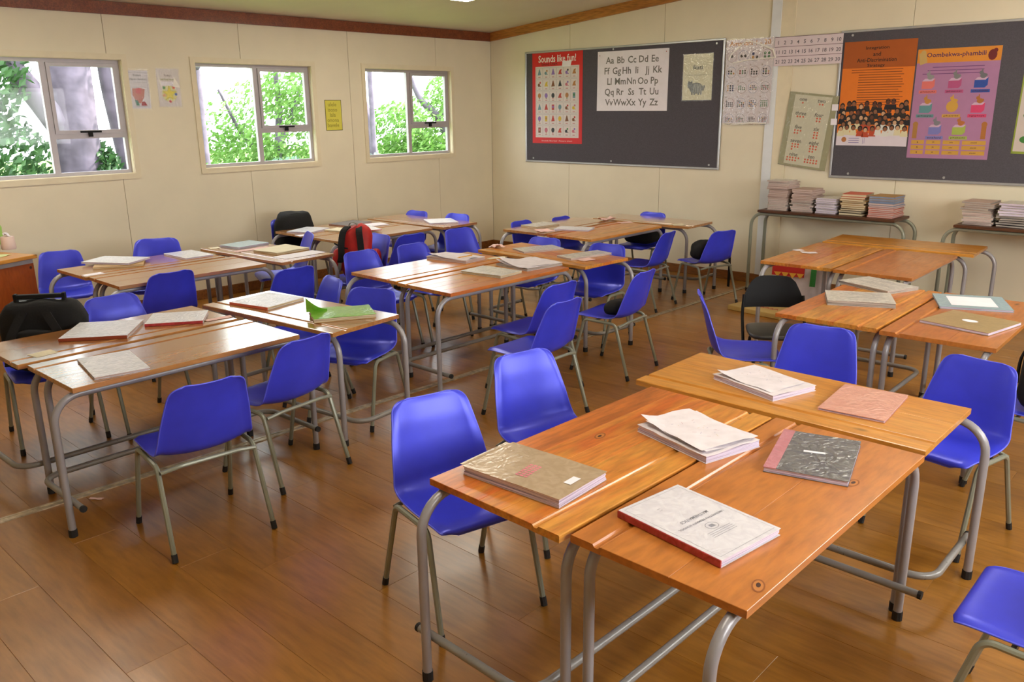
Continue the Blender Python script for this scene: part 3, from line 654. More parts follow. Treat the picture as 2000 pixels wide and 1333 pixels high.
def knot(px, py, key, a=0):
    d = DESKS[key]; p = d.matrix_world.inverted() @ un(px, py, 2, H) if False else Matrix.Rotation(-d.rotation_euler.z, 3, 'Z') @ (un(px, py, 2, H) - Vector((d.location.x, d.location.y, 0)))
    mb = MB(); mb.disc(0, 0, .032, 0, 0, 16, .017); mb.disc(0, 0, .025, .0002, 1, 14, .013); mb.disc(.003, 0, .012, .0004, 2, 10, .006); mb.build('wood_knot', [pal('8a4c1c'), pal('b87434'), pal('3c1c0c')], d, loc=(p.x, p.y, H + .0003), rot=(0, 0, a))
knot(1666, 944, 'B'); knot(1481, 1145, 'B', .4); knot(1172, 852, 'A', .2)
# right middle desks
B_('b7', 'exercise_book', 'thick newsprint-covered book at the near left of the right middle desk', [(1746, 593), (1614, 588), (1614, 568), (1742, 573)], .028, 'foilg', 'pagesg', wav=.002)
B_('b8', 'exercise_book', 'newsprint-covered book lying behind the thick one on the right middle desk', [(1736, 573), (1642, 546), (1700, 541), (1786, 559)], .02, 'foilg', 'pagesg', wav=.002)
B_('b9', 'folder', 'pale blue folder with a white label sheet on the right middle desk', [(1974, 606), (1836, 600), (1821, 573), (1962, 581)], .012, 'bluecov', 'pages')
B_('b10', 'envelope', 'manila envelope with a round white label on the right middle desk', [(1938, 653), (1803, 626), (1862, 603), (1982, 631)], .016, 'envelope', 'pages')
# left front desks
B_('b11', 'notebook', 'silver plastic-wrapped notebook with pink edge on the left front aisle desk', [(182, 739), (152, 701), (252, 684), (293, 718)], .012, 'foilw', 'pagesp')
B_('b12', 'notebook', 'silver-wrapped notebook with red-brown spine on the left front window desk', [(250, 659), (118, 658), (154, 633), (277, 622)], .018, 'foilw', 'pagesp', spine=0, spmat='redbrown')
B_('b13', 'notebook', 'silver-wrapped notebook with red checked edge on the left front window desk', [(398, 627), (281, 633), (300, 613), (405, 606)], .016, 'foilw', 'pagesp', spine=0, spmat='red')
B_('b14', 'notebook', 'white wrapped notebook with orange edge on the left front crosswise desk', [(516, 602), (459, 590), (516, 571), (597, 581)], .016, 'foilw', 'pagesc', spine=0, spmat='orangec')
B_('b15', 'exercise_book', 'torn bright green book with curled cover on the left front crosswise desk', [(733, 615), (612, 624), (603, 607), (720, 594)], .022, 'green', 'pagesc', wav=.006, ragged=.01, side='tan')
# left rear desks
B_('b16', 'exercise_book', 'open-edged tan book at the bottom of the two-book stack', [(286, 518), (190, 521), (183, 510), (276, 505)], .014, 'tan', 'pagesc')
B_('b16b', 'notebook', 'white wrapped notebook on top of the two-book stack', [(250, 521), (172, 514), (205, 503), (282, 507)], .014, 'foilw', 'pages', dz=.0165)
B_('b17', 'notebook', 'white wrapped notebook at the far end of the left rear window desk', [(358, 507), (326, 494), (372, 489), (417, 496)], .012, 'foilw', 'pages')
B_('b18', 'folder', 'pale blue folder on the left rear crosswise desk', [(463, 484), (433, 479), (484, 469), (527, 474)], .014, 'bluecov', 'pages')
B_('b19', 'paper_pile', 'yellowed dog-eared papers on the left rear crosswise desk', [(537, 496), (503, 489), (556, 477), (602, 485)], .016, 'cream', 'pagesc', wav=.006, ragged=.006, side='tan')
# window-side rear desks
B_('b20', 'notebook', 'white notebook beside the black bag', [(606, 454), (563, 453), (598, 442), (641, 446)], .012, 'foilw', 'pages')
B_('b21', 'notebook', 'dark slate notebook on the window-side rear desk', [(681, 441), (645, 438), (690, 429), (721, 434)], .012, 'navy', 'pagesp', side='redbrown')
B_('b22', 'paper_pile', 'loose cream papers behind the red rucksack', [(693, 457), (652, 448), (665, 443), (700, 450)], .008, 'cream', 'pagesc', wav=.004, ragged=.006)
B_('b23', 'notebook', 'white notebook with a red edge behind the red rucksack', [(735, 450), (703, 455), (696, 445), (726, 442)], .010, 'foilw', 'pages', spine=0, spmat='red', dz=.013)
B_('b24', 'notebook', 'lilac papers beside the slate notebook', [(752, 438), (722, 443), (716, 438), (744, 434)], .006, 'white', 'pages')
B_('b25', 'notebook', 'white notebook on the far window-side crosswise desk', [(898, 434), (840, 436), (826, 429), (878, 426)], .012, 'foilw', 'pages')
# middle desks
B_('b26', 'paper_pile', 'rumpled papers under the yellow pencil on the middle window-side desk', [(905, 511), (843, 501), (868, 491), (945, 503)], .020, 'paper', 'pagesp', wav=.006, loose=1, ragged=.005)
B_('b27', 'exercise_book', 'newsprint-covered book on the near half of the middle aisle desk', [(974, 541), (906, 529), (940, 519), (1021, 529)], .016, 'foilg', 'pagesc', wav=.004)
B_('b28', 'open_book', 'open white book with a curled page on the middle aisle desk', [(1027, 526), (973, 515), (1035, 502), (1100, 515)], .016, 'paper', 'pagesg', wav=.008, curl=.03, ragged=.006, loose=1)
B_('b29', 'notebook', 'grey-covered notebook on the left of the crosswise middle desk', [(1023, 493), (1003, 485), (1078, 478), (1100, 485)], .013, 'foilg', 'pagesp')
B_('b30', 'notebook', 'grey-covered notebook on the right of the crosswise middle desk', [(1112, 507), (1094, 499), (1162, 489), (1196, 493)], .014, 'foilg', 'pagesp')
# far corner desks
B_('b31', 'notebook', 'white notebook beside a pink paper scrap on the far corner desk', [(1048, 444), (1015, 440), (1062, 434), (1095, 437)], .012, 'foilg', 'pagesc', wav=.003)
B_('b32', 'notebook', 'white notebook in the middle of the far corner desk', [(1150, 451), (1084, 447), (1096, 441), (1158, 445)], .012, 'foilw', 'pages')
def child_print(key, fn, name='print'):
    r, w_, h_, t = BK[key]; mb = MB(); fn(mb, w_, h_); return r, mb, t
# pink stamp marks, labels
r, w_, h_, t = BK['b1']; mb = MB()
for i in range(3):
    for j in range(7): mb.rect(-.02 + i * .016, -.008 + i * .016, -.05 + j * .014, -.042 + j * .014)
mb.build('stamp_mark', pal('d8788a'), r, kind='stuff', loc=(.0, .03, t + .0026), rot=(0, 0, .1))
MB().rect(-.028, .028, -.014, .014).build('name_sticker', M['white'], r, loc=(-w_ / 2 + .045, .0, t + .003), rot=(0, 0, PI / 2))
obj('cover_flap', sheet_mesh(.03, h_ * .92, .0008, .002, 5, M['kraft']), r, (w_ / 2 + .008, 0, t - .003))
r, w_, h_, t = BK['b3']; MB().box(w_ / 2 - .04, w_ / 2 + .0005, -h_ / 2 - .0005, h_ / 2 + .0005, t - .002, t + .0008).build('spine_tape', M['pinkspine'], r, label='pink spine tape')
MB().rect(-.035, .035, -.008, .008).build('name_sticker', M['white'], r, loc=(0, -.01, t + .001), rot=(0, 0, PI + .1))
r, w_, h_, t = BK['b4']; mb = MB()
fr = .012
for (a, b, c, d) in ((-w_ / 2 + fr, w_ / 2 - fr, h_ / 2 - fr - .001, h_ / 2 - fr), (-w_ / 2 + fr, w_ / 2 - fr, -h_ / 2 + fr, -h_ / 2 + fr + .001), (-w_ / 2 + fr, -w_ / 2 + fr + .001, -h_ / 2 + fr, h_ / 2 - fr), (w_ / 2 - fr - .001, w_ / 2 - fr, -h_ / 2 + fr, h_ / 2 - fr)): mb.rect(a, b, c, d)
put_text(mb, 'MATHEMATICS', .012, 0, height=.013, rot=PI / 2, shear=.2)
put_text(mb, 'UMZIWETHU PRIMARY SCHOOL', -.014, 0, width=h_ * .74, height=.009, rot=PI / 2)
for k, (x, y, s) in enumerate(((.10, .04, '2011'), (.11, .04, 'class'))): put_text(mb, s, x, y, height=.005, rot=PI / 2)
for k in range(24):
    a0, a1 = 2 * PI * k / 24, 2 * PI * (k + 1) / 24
    mb.poly([(-.05 + q * math.cos(a), q * 1.3 * math.sin(a)) for q, a in ((.016, a0), (.0175, a0), (.0175, a1), (.016, a1))])
mb.poly([(-.058, -.010), (-.044, -.008), (-.042, .008), (-.056, .010)]); 
for k in range(4): mb.rect(-.075 - k * .008, -.0735 - k * .008, -.05, .05)
mb.build('title_print', pal('8f8f98'), r, kind='stuff', loc=(0, 0, t + .0007))
r, w_, h_, t = BK['b9']; MB().rect(-w_ * .32, w_ * .32, -h_ * .34, h_ * .34).build('label_sheet', M['white'], r, loc=(0, 0, t + .0006))
r, w_, h_, t = BK['b10']; MB().disc(0, 0, .042, n=20, ry=.028).build('round_sticker', M['white'], r, loc=(0, 0, t + .0006))
for k in ('b7', 'b8', 'b30', 'b29'):
    r, w_, h_, t = BK[k]; mb = MB()
    for j in range(9):
        if j % 4 != 3: mb.rect(-w_ * .38, w_ * rnd.uniform(.1, .4), -h_ * .35 + j * h_ * .085, -h_ * .35 + j * h_ * .085 + .003)
    mb.build('newsprint_lines', pal('8a8790'), r, kind='stuff', loc=(0, 0, t + .0028))
for k, cs in (('b2', ['a86a70', 'c0a860', '8c7ca8']), ('b5', ['b08878', '8c7ca8'])):
    r, w_, h_, t = BK[k]; mb = MB(); q = random.Random(4)
    for _ in range(16):
        x, y, a, l = q.uniform(-.09, .09), q.uniform(-.06, .06), q.uniform(0, 3), q.uniform(.006, .022); c, s = math.cos(a), math.sin(a)
        mb.poly([(x, y), (x + c * l, y + s * l), (x + c * l - s * .0012, y + s * l + c * .0012), (x - s * .0012, y + c * .0012)], 0, _ % len(cs))
    mb.build('crayon_marks', [pal(c) for c in cs], r, kind='stuff', loc=(0, 0, t + .0165))
# torn green flap, clear plastic
r, w_, h_, t = BK['b15']
vs = []; nx = 8
for i in range(nx):
    u = i / (nx - 1)
    for v in (0, 1): vs.append((w_ / 2 - .10 + .12 * u, -h_ * .2 + .03 * v * math.sin(3 * u), t + .004 + v * (.012 + .075 * u ** 1.6)))
obj('torn_flap', mesh('torn_flap', vs, [(2 * i, 2 * i + 2, 2 * i + 3, 2 * i + 1) for i in range(nx - 1)], [M['green']], smooth=True), r)
o = obj('loose_plastic', sheet_mesh(.12, .13, .0006, .03, 9.3, M['plastic'], 0, .02), r, (w_ / 2 + .05, -.01, -.0002))
# pencil
r = bpy.data.objects.new('pencil', None); C.objects.link(r); a_, b_p = un(888, 505, 2, H + .04), un(928, 498, 2, H + .04)
r.location = ((a_.x + b_p.x) / 2, (a_.y + b_p.y) / 2, H + .0415); r.rotation_euler = (0, 0, math.atan2(b_p.y - a_.y, b_p.x - a_.x)); tag(r, 'yellow pencil lying on rumpled papers', 'pencil')
MB().tube([(-.07, 0, 0), (.075, 0, 0)], .0042, 6).build('shaft', pal('e0a030'), r); MB().tube([(-.07, 0, 0), (-.088, 0, 0)], [.0042, .0006], 6).build('tip', pal('d8c09a'), r)
# scraps of paper
def scrap(label, cs, mat, wav=.006, z=H, dz=0, t=.0007, group='paper scraps and strips on the desks'):
    c, th, w_, h_ = fit_rect(cs, z); sd = cs[0][0] * .13
    o = obj('paper_scrap', sheet_mesh(w_, h_, t, wav, sd, M[mat], 0, min(w_, h_) * .12, 7, 5), None, (c.x, c.y, z + .0008 + dz), (0, 0, th)); tag(o, label, 'paper', group)
scrap('narrow cream paper strip between papers and open book on the middle desk', [(957, 507), (950, 505), (985, 501), (991, 503)], 'cream', 0)
scrap('pink crumpled scrap on the left corner of the crosswise middle desk', [(972, 486), (955, 484), (966, 480), (984, 484)], 'pinkscrap', .03)
scrap('pink paper strip in front of the notebook on the far corner desk', [(1052, 455), (1050, 450), (1073, 447), (1079, 452)], 'pinkscrap', .006)
scrap('crumpled pink strip at the far end of the far corner desk', [(1178, 434), (1172, 431), (1190, 428), (1197, 430)], 'pinkscrap', .03)
scrap('torn strip on the aisle side of the far corner desk', [(1213, 438), (1210, 435), (1230, 433), (1233, 435)], 'pinkscrap', .004)
scrap('white strip near the end of the far crosswise corner desk', [(1318, 441), (1308, 438), (1330, 438), (1345, 441)], 'cream', .002)
scrap('white paper scrap on the right rear desk', [(1570, 495), (1560, 492), (1592, 493), (1599, 497)], 'paper', .004)
scrap('thin white scrap at the left edge of the right rear desk', [(1556, 491), (1544, 488), (1562, 488), (1574, 490)], 'paper', .002)
scrap('pale paper strip along the left rear crosswise desk', [(466, 494), (460, 492), (517, 481), (525, 483)], 'pinkscrap', .001)
scrap('small white scrap at the left end of the left rear crosswise desk', [(412, 487), (406, 485), (425, 483), (432, 485)], 'cream', .002)
scrap('white strip beside the two-book stack', [(168, 541), (160, 538), (196, 532), (204, 534)], 'white', 0)
scrap('white sheet under the dog-eared papers at the left rear', [(560, 508), (535, 502), (610, 489), (630, 493)], 'white', .001)
scrap('torn label stuck to the window-side left front desk', [(70, 700), (58, 694), (98, 683), (112, 689)], 'cream', 0)
scrap('white strip of paper beside the red-checked book', [(405, 629), (400, 626), (448, 617), (455, 620)], 'pinkscrap', .002)
scrap('short white strip under the near edge of the white notebook', [(586, 463), (579, 460), (603, 457), (608, 460)], 'white', 0)
scrap('small scrap under the right notebook of the crosswise middle desk', [(1140, 512), (1128, 508), (1150, 504), (1160, 508)], 'pinkscrap', .004)
p_ = un(188, 976, 2, 0); o = obj('floor_scrap', sheet_mesh(.07, .02, .0007, .003, 2.2, M['pinkscrap'], 0, .005, 5, 4), None, (p_.x, p_.y, .003), (0, 0, .6)); tag(o, 'small torn scrap on the floor under the left front desk', 'paper')

# ------------------------------------------------------------------ stacks of exercise books
ORD = ['first', 'second', 'third', 'fourth', 'fifth', 'sixth', 'seventh', 'eighth', 'ninth', 'tenth', 'eleventh', 'twelfth', 'thirteenth', 'fourteenth']
def stack(xc, yc, wd, dp, n, t0, covs, pgs, label, group, z=TH, jit=.008):
    zz = z + .0008
    for i in range(n):
        t = t0 * rnd.uniform(.75, 1.25); cv = covs[min(len(covs) - 1, int(i * len(covs) / n))]; pg = pgs[min(len(pgs) - 1, int(i * len(pgs) / n))]
        r = bpy.data.objects.new('exercise_book', None); C.objects.link(r); r.location = (xc + rnd.uniform(-jit, jit), yc + rnd.uniform(-jit, jit), zz); r.rotation_euler = (0, 0, rnd.uniform(-jit, jit) * 8)
        tag(r, (label % (ORD[i] + ' from the bottom') if i < n - 1 else label % 'topmost'), 'book', group)
        MB().box(-wd / 2, wd / 2, -dp / 2, dp / 2, 0, .0018).build('back_cover', M[cv], r)
        e = .003; MB().box(-wd / 2 + e, wd / 2 - e, -dp / 2 + e, dp / 2 - e, .0018, t - .0018).build('page_block', M[pg], r)
        obj('front_cover', sheet_mesh(wd, dp, .0018, .0, i * 1.3 + xc, M[cv], 0, .003, 5, 4), r, (0, 0, t - .0018))
        zz += t + .0006
    return zz
# ------------------------------------------------------------------ bags
def blob(rx, ry, rz, p=.6, nu=20, nv=14, nz=.0, seed=0, flat_bottom=True):
    vs = []; sg = lambda a, q: math.copysign(abs(a) ** q, a)
    for j in range(nv + 1):
        ph = -PI / 2 + PI * j / nv
        for i in range(nu):
            th = 2 * PI * i / nu; v = Vector((rx * sg(math.cos(ph), p) * sg(math.cos(th), p), ry * sg(math.cos(ph), p) * sg(math.sin(th), p), rz * sg(math.sin(ph), p)))
            k = 1 + nz * noise.noise(v * 9 + Vector((seed, 0, 0))); vs.append(v * k)
    fs = [(j * nu + i, j * nu + (i + 1) % nu, (j + 1) * nu + (i + 1) % nu, (j + 1) * nu + i) for j in range(nv) for i in range(nu)]
    return vs, fs
def blob_obj(name, mat, parent, loc, dims, p=.6, nz=.1, seed=0, rot=(0, 0, 0)):
    vs, fs = blob(dims[0] / 2, dims[1] / 2, dims[2] / 2, p, nz=nz, seed=seed); return obj(name, mesh(name, vs, fs, [M[mat]], smooth=True), parent, loc, rot)
def strap(name, pts, wd, mat, parent, th=.004, up=(1, 0, 0)):
    P = catmull(pts, 4); vs = []; u = Vector(up).normalized() * wd / 2; fs = []
    for i, p in enumerate(P):
        t = Vector(P[min(i + 1, len(P) - 1)] - P[max(i - 1, 0)]).normalized(); n = t.cross(u).normalized() * th / 2; q = Vector(p)
        vs += [q - u - n, q + u - n, q + u + n, q - u + n]
    for i in range(len(P) - 1):
        b = 4 * i; fs += [(b + k, b + (k + 1) % 4, b + 4 + (k + 1) % 4, b + 4 + k) for k in range(4)]
    fs += [(0, 1, 2, 3), (4 * len(P) - 1, 4 * len(P) - 2, 4 * len(P) - 3, 4 * len(P) - 4)]
    return obj(name, mesh(name, vs, fs, [M[mat]]), parent)
def on_chair(name, key, s, z, label, cat, lean=0, lat=0, turn=0):
    c = CH[key]; a = c.rotation_euler.z; r = bpy.data.objects.new(name, None); C.objects.link(r)
    r.location = (c.location.x + s * math.cos(a) - lat * math.sin(a), c.location.y + s * math.sin(a) + lat * math.cos(a), z); r.rotation_euler = (0, 0, a - PI / 2 + PI + turn)   # local -y faces forward
    return tag(r, label, cat)
# red rucksack: local -y is the side with the straps
r = on_chair('rucksack', 20, .0, .462, 'red rucksack with black shoulder straps and grey webbing, sitting on a chair', 'backpack', turn=.7)
blob_obj('main_compartment', 'canvas_red', r, (0, 0, .22), (.30, .19, .44), .7, .25, 3)
blob_obj('side_pocket', 'canvas_red', r, (.165, .01, .14), (.09, .15, .2), .7, .12, 5); blob_obj('side_pocket', 'canvas_red', r, (-.165, .01, .14), (.09, .15, .2), .7, .12, 8)
for s in (-1, 1):
    st = strap('shoulder_strap', [(s * .05, -.03, .435), (s * .07, -.10, .40), (s * .085, -.125, .30), (s * .09, -.125, .20), (s * .11, -.11, .14)], .055, 'canvas_black', r, .012)
    strap('webbing', [(s * .11, -.114, .145), (s * .12, -.12, .08), (s * .15, -.09, .03)], .03, 'grey_strap', r, .004)
    MB().box(-.02, .02, -.006, .006, -.012, .012, 0, .003).build('buckle', M['blackp'], r, loc=(s * .11, -.121, .15))
strap('grab_handle', [(-.04, -.03, .43), (-.03, -.035, .462), (0, -.035, .474), (.03, -.035, .462), (.04, -.03, .43)], .025, 'grey_strap', r, .005, (0, 1, 0))
strap('webbing', [(-.16, -.09, .30), (-.08, -.118, .27), (-.03, -.12, .26)], .014, 'canvas_black', r, .003, (0, 0, 1))
# black bag at the rear windows
r = on_chair('school_bag', 28, -.06, .442, 'black bag lying across the chair beside the white notebook', 'bag')
blob_obj('bag_body', 'canvas_black', r, (0, 0, .205), (.44, .19, .43), .6, .12, 2); blob_obj('front_pocket', 'canvas_black', r, (.02, -.07, .14), (.30, .06, .22), .6, .1, 4)
strap('piping', [(-.2, -.03, .30), (-.12, -.04, .385), (0, -.045, .40), (.12, -.04, .385), (.2, -.03, .30)], .012, 'blackp', r, .008, (0, 1, 0))
# black trolley bag
r = on_chair('trolley_bag', 14, .08, .4345, 'black trolley bag with a pull handle, resting on a chair at the left edge', 'bag', turn=-.45)
blob_obj('bag_body', 'canvas_black', r, (0, .02, .20), (.46, .18, .42), .55, .12, 7); blob_obj('front_pocket', 'canvas_black', r, (0, -.10, .14), (.30, .07, .24), .6, .1, 9)
strap('shoulder_strap', [(-.06, -.11, .36), (-.13, -.14, .22), (-.17, -.11, .06)], .05, 'canvas_black', r, .01); strap('shoulder_strap', [(.06, -.11, .36), (.13, -.14, .22), (.17, -.11, .06)], .05, 'canvas_black', r, .01)
h = MB().box(-.125, .125, .0, .03, .415, .44, 0, .004); h.box(-.135, -.118, .0, .03, .37, .445, 0, .003); h.box(.118, .135, .0, .03, .37, .445, 0, .003); h = h.build('pull_handle', M['blackp'], r)
MB().box(-.11, .11, .01, .02, .392, .405).build('handle_bar', M['alu'], h)
# black bag at the right edge
r = on_chair('school_bag', 8, -.02, .4315, 'black bag on the chair at the right edge of the photo', 'bag')
blob_obj('bag_body', 'canvas_black', r, (0, 0, .17), (.44, .22, .34), .6, .12, 6); strap('carry_strap', [(-.08, -.11, .30), (-.02, -.14, .22), (.05, -.13, .1)], .04, 'canvas_black', r, .008)
# things on chair 34 and 38, and under chairs
r = on_chair('pouch', 34, -.05, .4315, 'small crumpled black pouch on the chair right of the middle group', 'bag'); blob_obj('pouch_body', 'canvas_black', r, (.05, 0, .05), (.22, .13, .10), .8, .3, 3); strap('cord', [(-.04, -.05, .04), (-.1, -.08, .01), (-.14, -.06, .006)], .01, 'canvas_black', r, .004, (0, 1, 0))
r = on_chair('satchel', 38, -.02, .4315, 'black satchel on the chair nearest the side table', 'bag'); blob_obj('satchel_body', 'canvas_black', r, (.02, 0, .09), (.34, .22, .18), .7, .2, 5)
strap('hanging_strap', [(-.20, .03, .16), (-.235, .05, .08), (-.25, .05, -.08), (-.25, .05, -.30)], .03, 'canvas_black', r, .005, (0, 1, 0))
r = on_chair('school_bag', 31, 0, .4315, 'dark bag on the chair against the pinboard wall', 'bag'); blob_obj('bag_body', 'canvas_black', r, (0, 0, .09), (.36, .24, .18), .6, .15, 5); strap('carry_strap', [(-.1, 0, .17), (0, -.02, .2), (.1, 0, .17)], .03, 'canvas_black', r, .005, (0, 1, 0))

# ------------------------------------------------------------------ black folding chair
p_ = un(1512, 541, 2, .74); a_ = math.radians(-56)
r = bpy.data.objects.new('folding_chair', None); C.objects.link(r); r.location = (p_.x + .25 * math.cos(a_), p_.y + .25 * math.sin(a_), 0); r.rotation_euler = (0, 0, a_); r.scale = (.94, .94, .94)
tag(r, 'black folding chair with a padded seat left of the right middle desks', 'chair')
vs = []; nj = 13; ni = 7
for k in (0, 1):
    for i in range(ni):
        for j in range(nj):
            v = -1 + 2 * j / (nj - 1); u = i / (ni - 1); hw = .215 - .03 * u * u
            top = .0 - .10 * abs(v) ** 5
            vs.append((-.265 + .035 * v * v - .03 * u + k * -.012, v * hw, .565 + u * (.225 + top)))
n = ni * nj; fs = []
for i in range(ni - 1):
    for j in range(nj - 1): a0 = i * nj + j; fs += [(a0, a0 + 1, a0 + nj + 1, a0 + nj), (n + a0, n + a0 + nj, n + a0 + nj + 1, n + a0 + 1)]
ring = list(range(nj)) + [i * nj + nj - 1 for i in range(1, ni)] + [(ni - 1) * nj + j for j in range(nj - 2, -1, -1)] + [i * nj for i in range(ni - 2, 0, -1)]
fs += [(ring[i], n + ring[i], n + ring[(i + 1) % len(ring)], ring[(i + 1) % len(ring)]) for i in range(len(ring))]
smooth_angle(obj('backrest', mesh('backrest', vs, fs, [M['blackp']]), r), 50)
vs, fs = blob(.20, .20, .022, .45); smooth_angle(obj('seat', mesh('seat', vs, fs, [flat('black_vinyl', '34332f', .35, nz=.1)]), r, (.0, 0, .45)), 60)
for s in (-1, 1):
    smooth_angle(MB().tube(pathround([(.22, s * .215, .03), (-.20, s * .215, .53), (-.235, s * .205, .66)], .2, 5), .011, 8).build('leg', M['blackp'], r), 60)
    smooth_angle(MB().tube([(-.22, s * .19, .03), (.10, s * .19, .43)], .011, 8).build('leg', M['blackp'], r), 60)
    for x_, y_ in ((.22, .215), (-.22, .19)): MB().tube([(x_, s * y_, 0), (x_, s * y_, .035)], .0135, 8).build('rubber_foot', M['rubber'], r)
MB().tube([(-.17, -.19, .09), (-.17, .19, .09)], .009, 8).build('crossbar', M['blackp'], r); MB().tube([(.16, -.215, .10), (.16, .215, .10)], .009, 8).build('crossbar', M['blackp'], r)

# ------------------------------------------------------------------ teacher desk with things on it
r = bpy.data.objects.new('teacher_desk', None); C.objects.link(r); ta = math.radians(-68); L_, D_ = 1.2, .52; TZ = .78
dirx, diry = Vector((math.cos(ta), math.sin(ta), 0)), Vector((-math.sin(ta), math.cos(ta), 0))     # +y local = room side
cn = un(72, 497, 2, TZ); cn.z = 0; ctr = cn + dirx * L_ / 2 - diry * D_ / 2; r.location = ctr; r.rotation_euler = (0, 0, ta)
tag(r, 'wooden teacher desk with a plain panel front at the left edge', 'desk')
MB().box(-L_ / 2, L_ / 2, -D_ / 2, D_ / 2, TZ - .03, TZ, 0, .004).build('desktop', M['desko'], r)
MB().box(-L_ / 2 + .03, L_ / 2 - .03, D_ / 2 - .05, D_ / 2 - .02, TZ - .065, TZ - .031).build('rail', M['steel'], r); MB().box(-L_ / 2 + .03, L_ / 2 - .03, -D_ / 2 + .02, -D_ / 2 + .05, TZ - .065, TZ - .031).build('rail', M['steel'], r)
pn = MB().box(-L_ / 2 + .02, L_ / 2 - .02, D_ / 2 - .045, D_ / 2 - .03, .27, TZ - .066).build('front_panel', M['teacher'], r)
MB().disc(0, 0, .012, n=14).build('screw_cap', pal('3a1c0c'), pn, loc=(-L_ / 2 + .05, D_ / 2 - .0295, TZ - .1), rot=(-PI / 2, 0, 0))
for sx in (-1, 1):
    for sy in (-1, 1): x_, y_ = sx * (L_ / 2 - .16), sy * (D_ / 2 - .07); lg = MB().box(x_ - .02, x_ + .02, y_ - .02, y_ + .02, .02, TZ - .066).build('leg', M['steel'], r); MB().box(x_ - .023, x_ + .023, y_ - .023, y_ + .023, 0, .02).build('rubber_foot', M['rubber'], lg)
p_ = un(18, 487, 2, TZ); r = bpy.data.objects.new('toilet_roll', None); C.objects.link(r); r.location = (p_.x, p_.y, TZ + .0006); tag(r, 'pink toilet roll with loose tissue on the teacher desk', 'toilet roll')
mb = MB(); n = 24
prof = [(.02, 0), (.052, 0), (.056, .01), (.053, .05), (.050, .10), (.047, .105), (.02, .105)]
vs = [(a * math.cos(2 * PI * k / n), a * math.sin(2 * PI * k / n), z) for a, z in prof for k in range(n)]; m_ = len(prof)
smooth_angle(mb.add(vs, [(i * n + k, i * n + (k + 1) % n, ((i + 1) % m_) * n + (k + 1) % n, ((i + 1) % m_) * n + k) for i in range(m_) for k in range(n)]).build('paper_roll', pal('e8cfc4'), r))
obj('tissue_end', sheet_mesh(.06, .05, .0008, .03, 3.3, M['paper'], 0, .01, 6, 5), r, (0, 0, .1055))
p_ = un(2, 478, 2, TZ); r = bpy.data.objects.new('bottle', None); C.objects.link(r); r.location = (p_.x, p_.y, TZ + .0006); tag(r, 'translucent green plastic bottle at the left edge on the teacher desk', 'bottle')
prof = [(.0, 0), (.034, 0), (.037, .01), (.036, .12), (.037, .15), (.030, .19), (.016, .215), (.015, .225)]
vs = [(a * math.cos(2 * PI * k / n), a * math.sin(2 * PI * k / n), z) for a, z in prof for k in range(n)]; m_ = len(prof)
smooth_angle(MB().add(vs, [(i * n + k, i * n + (k + 1) % n, (i + 1) * n + (k + 1) % n, (i + 1) * n + k) for i in range(m_ - 1) for k in range(n)]).build('bottle_body', pal('a8d86a'), r)); MB().tube([(0, 0, .225), (0, 0, .25)], .019, 16).build('cap', pal('7fbf4a'), r)
p_ = un(4, 500, 2, TZ); o = obj('paper_sheet', sheet_mesh(.15, .11, .0008, .003, 1.1, pal('c8cf8a')), None, (p_.x, p_.y - .02, TZ + .0006), (0, 0, -.9)); tag(o, 'pale green sheet at the edge of the teacher desk', 'paper')

# ------------------------------------------------------------------ stacks on the side tables
Y_ = -.25
e1 = stack(4.315, Y_, .20, .28, 13, .0155, ['foilg', 'beigec'], ['pagesp'], 'exercise book %s in the tall leftmost stack', 'exercise books in the leftmost stack')
stack(4.30, Y_ - .0, .225, .24, 6, .015, ['beigec', 'foilg'], ['pagesp'], 'paper bundle %s in the pile topping the leftmost stack', 'paper bundles topping the leftmost stack', z=e1, jit=.012)
stack(4.565, Y_, .21, .28, 14, .0155, ['foilg', 'beigec'], ['pagesp'], 'exercise book %s in the second stack from the left', 'exercise books in the second stack', jit=.012)
stack(4.805, Y_, .20, .27, 9, .0155, ['foilg'], ['pages'], 'exercise book %s in the low middle stack on the side table', 'exercise books in the low middle stack')
stack(5.055, Y_, .22, .27, 10, .020, ['blackp', 'tan', 'tan', 'orangec'], ['pagesc', 'pagesc', 'pagesc'], 'brown-covered book %s in the fourth stack on the side table', 'brown books in the fourth stack', jit=.014)
stack(5.325, Y_, .23, .28, 11, .0175, ['orangec', 'orangec', 'bluec2', 'tan'], ['pagesp', 'pagesp', 'bluec2'], 'book %s in the blue and orange stack on the side table', 'books in the rightmost stack', jit=.006)
stack(6.12, Y_, .23, .28, 11, .018, ['foilg', 'beigec'], ['pagesp', 'pagesg'], 'exercise book %s in the left stack on the right-hand table', 'exercise books on the right-hand side table, left stack', jit=.016)
stack(6.40, Y_, .24, .28, 10, .018, ['blackp', 'foilg', 'foilg'], ['pagesg', 'pages'], 'exercise book %s in the right stack on the right-hand table', 'exercise books on the right-hand side table, right stack', jit=.018)

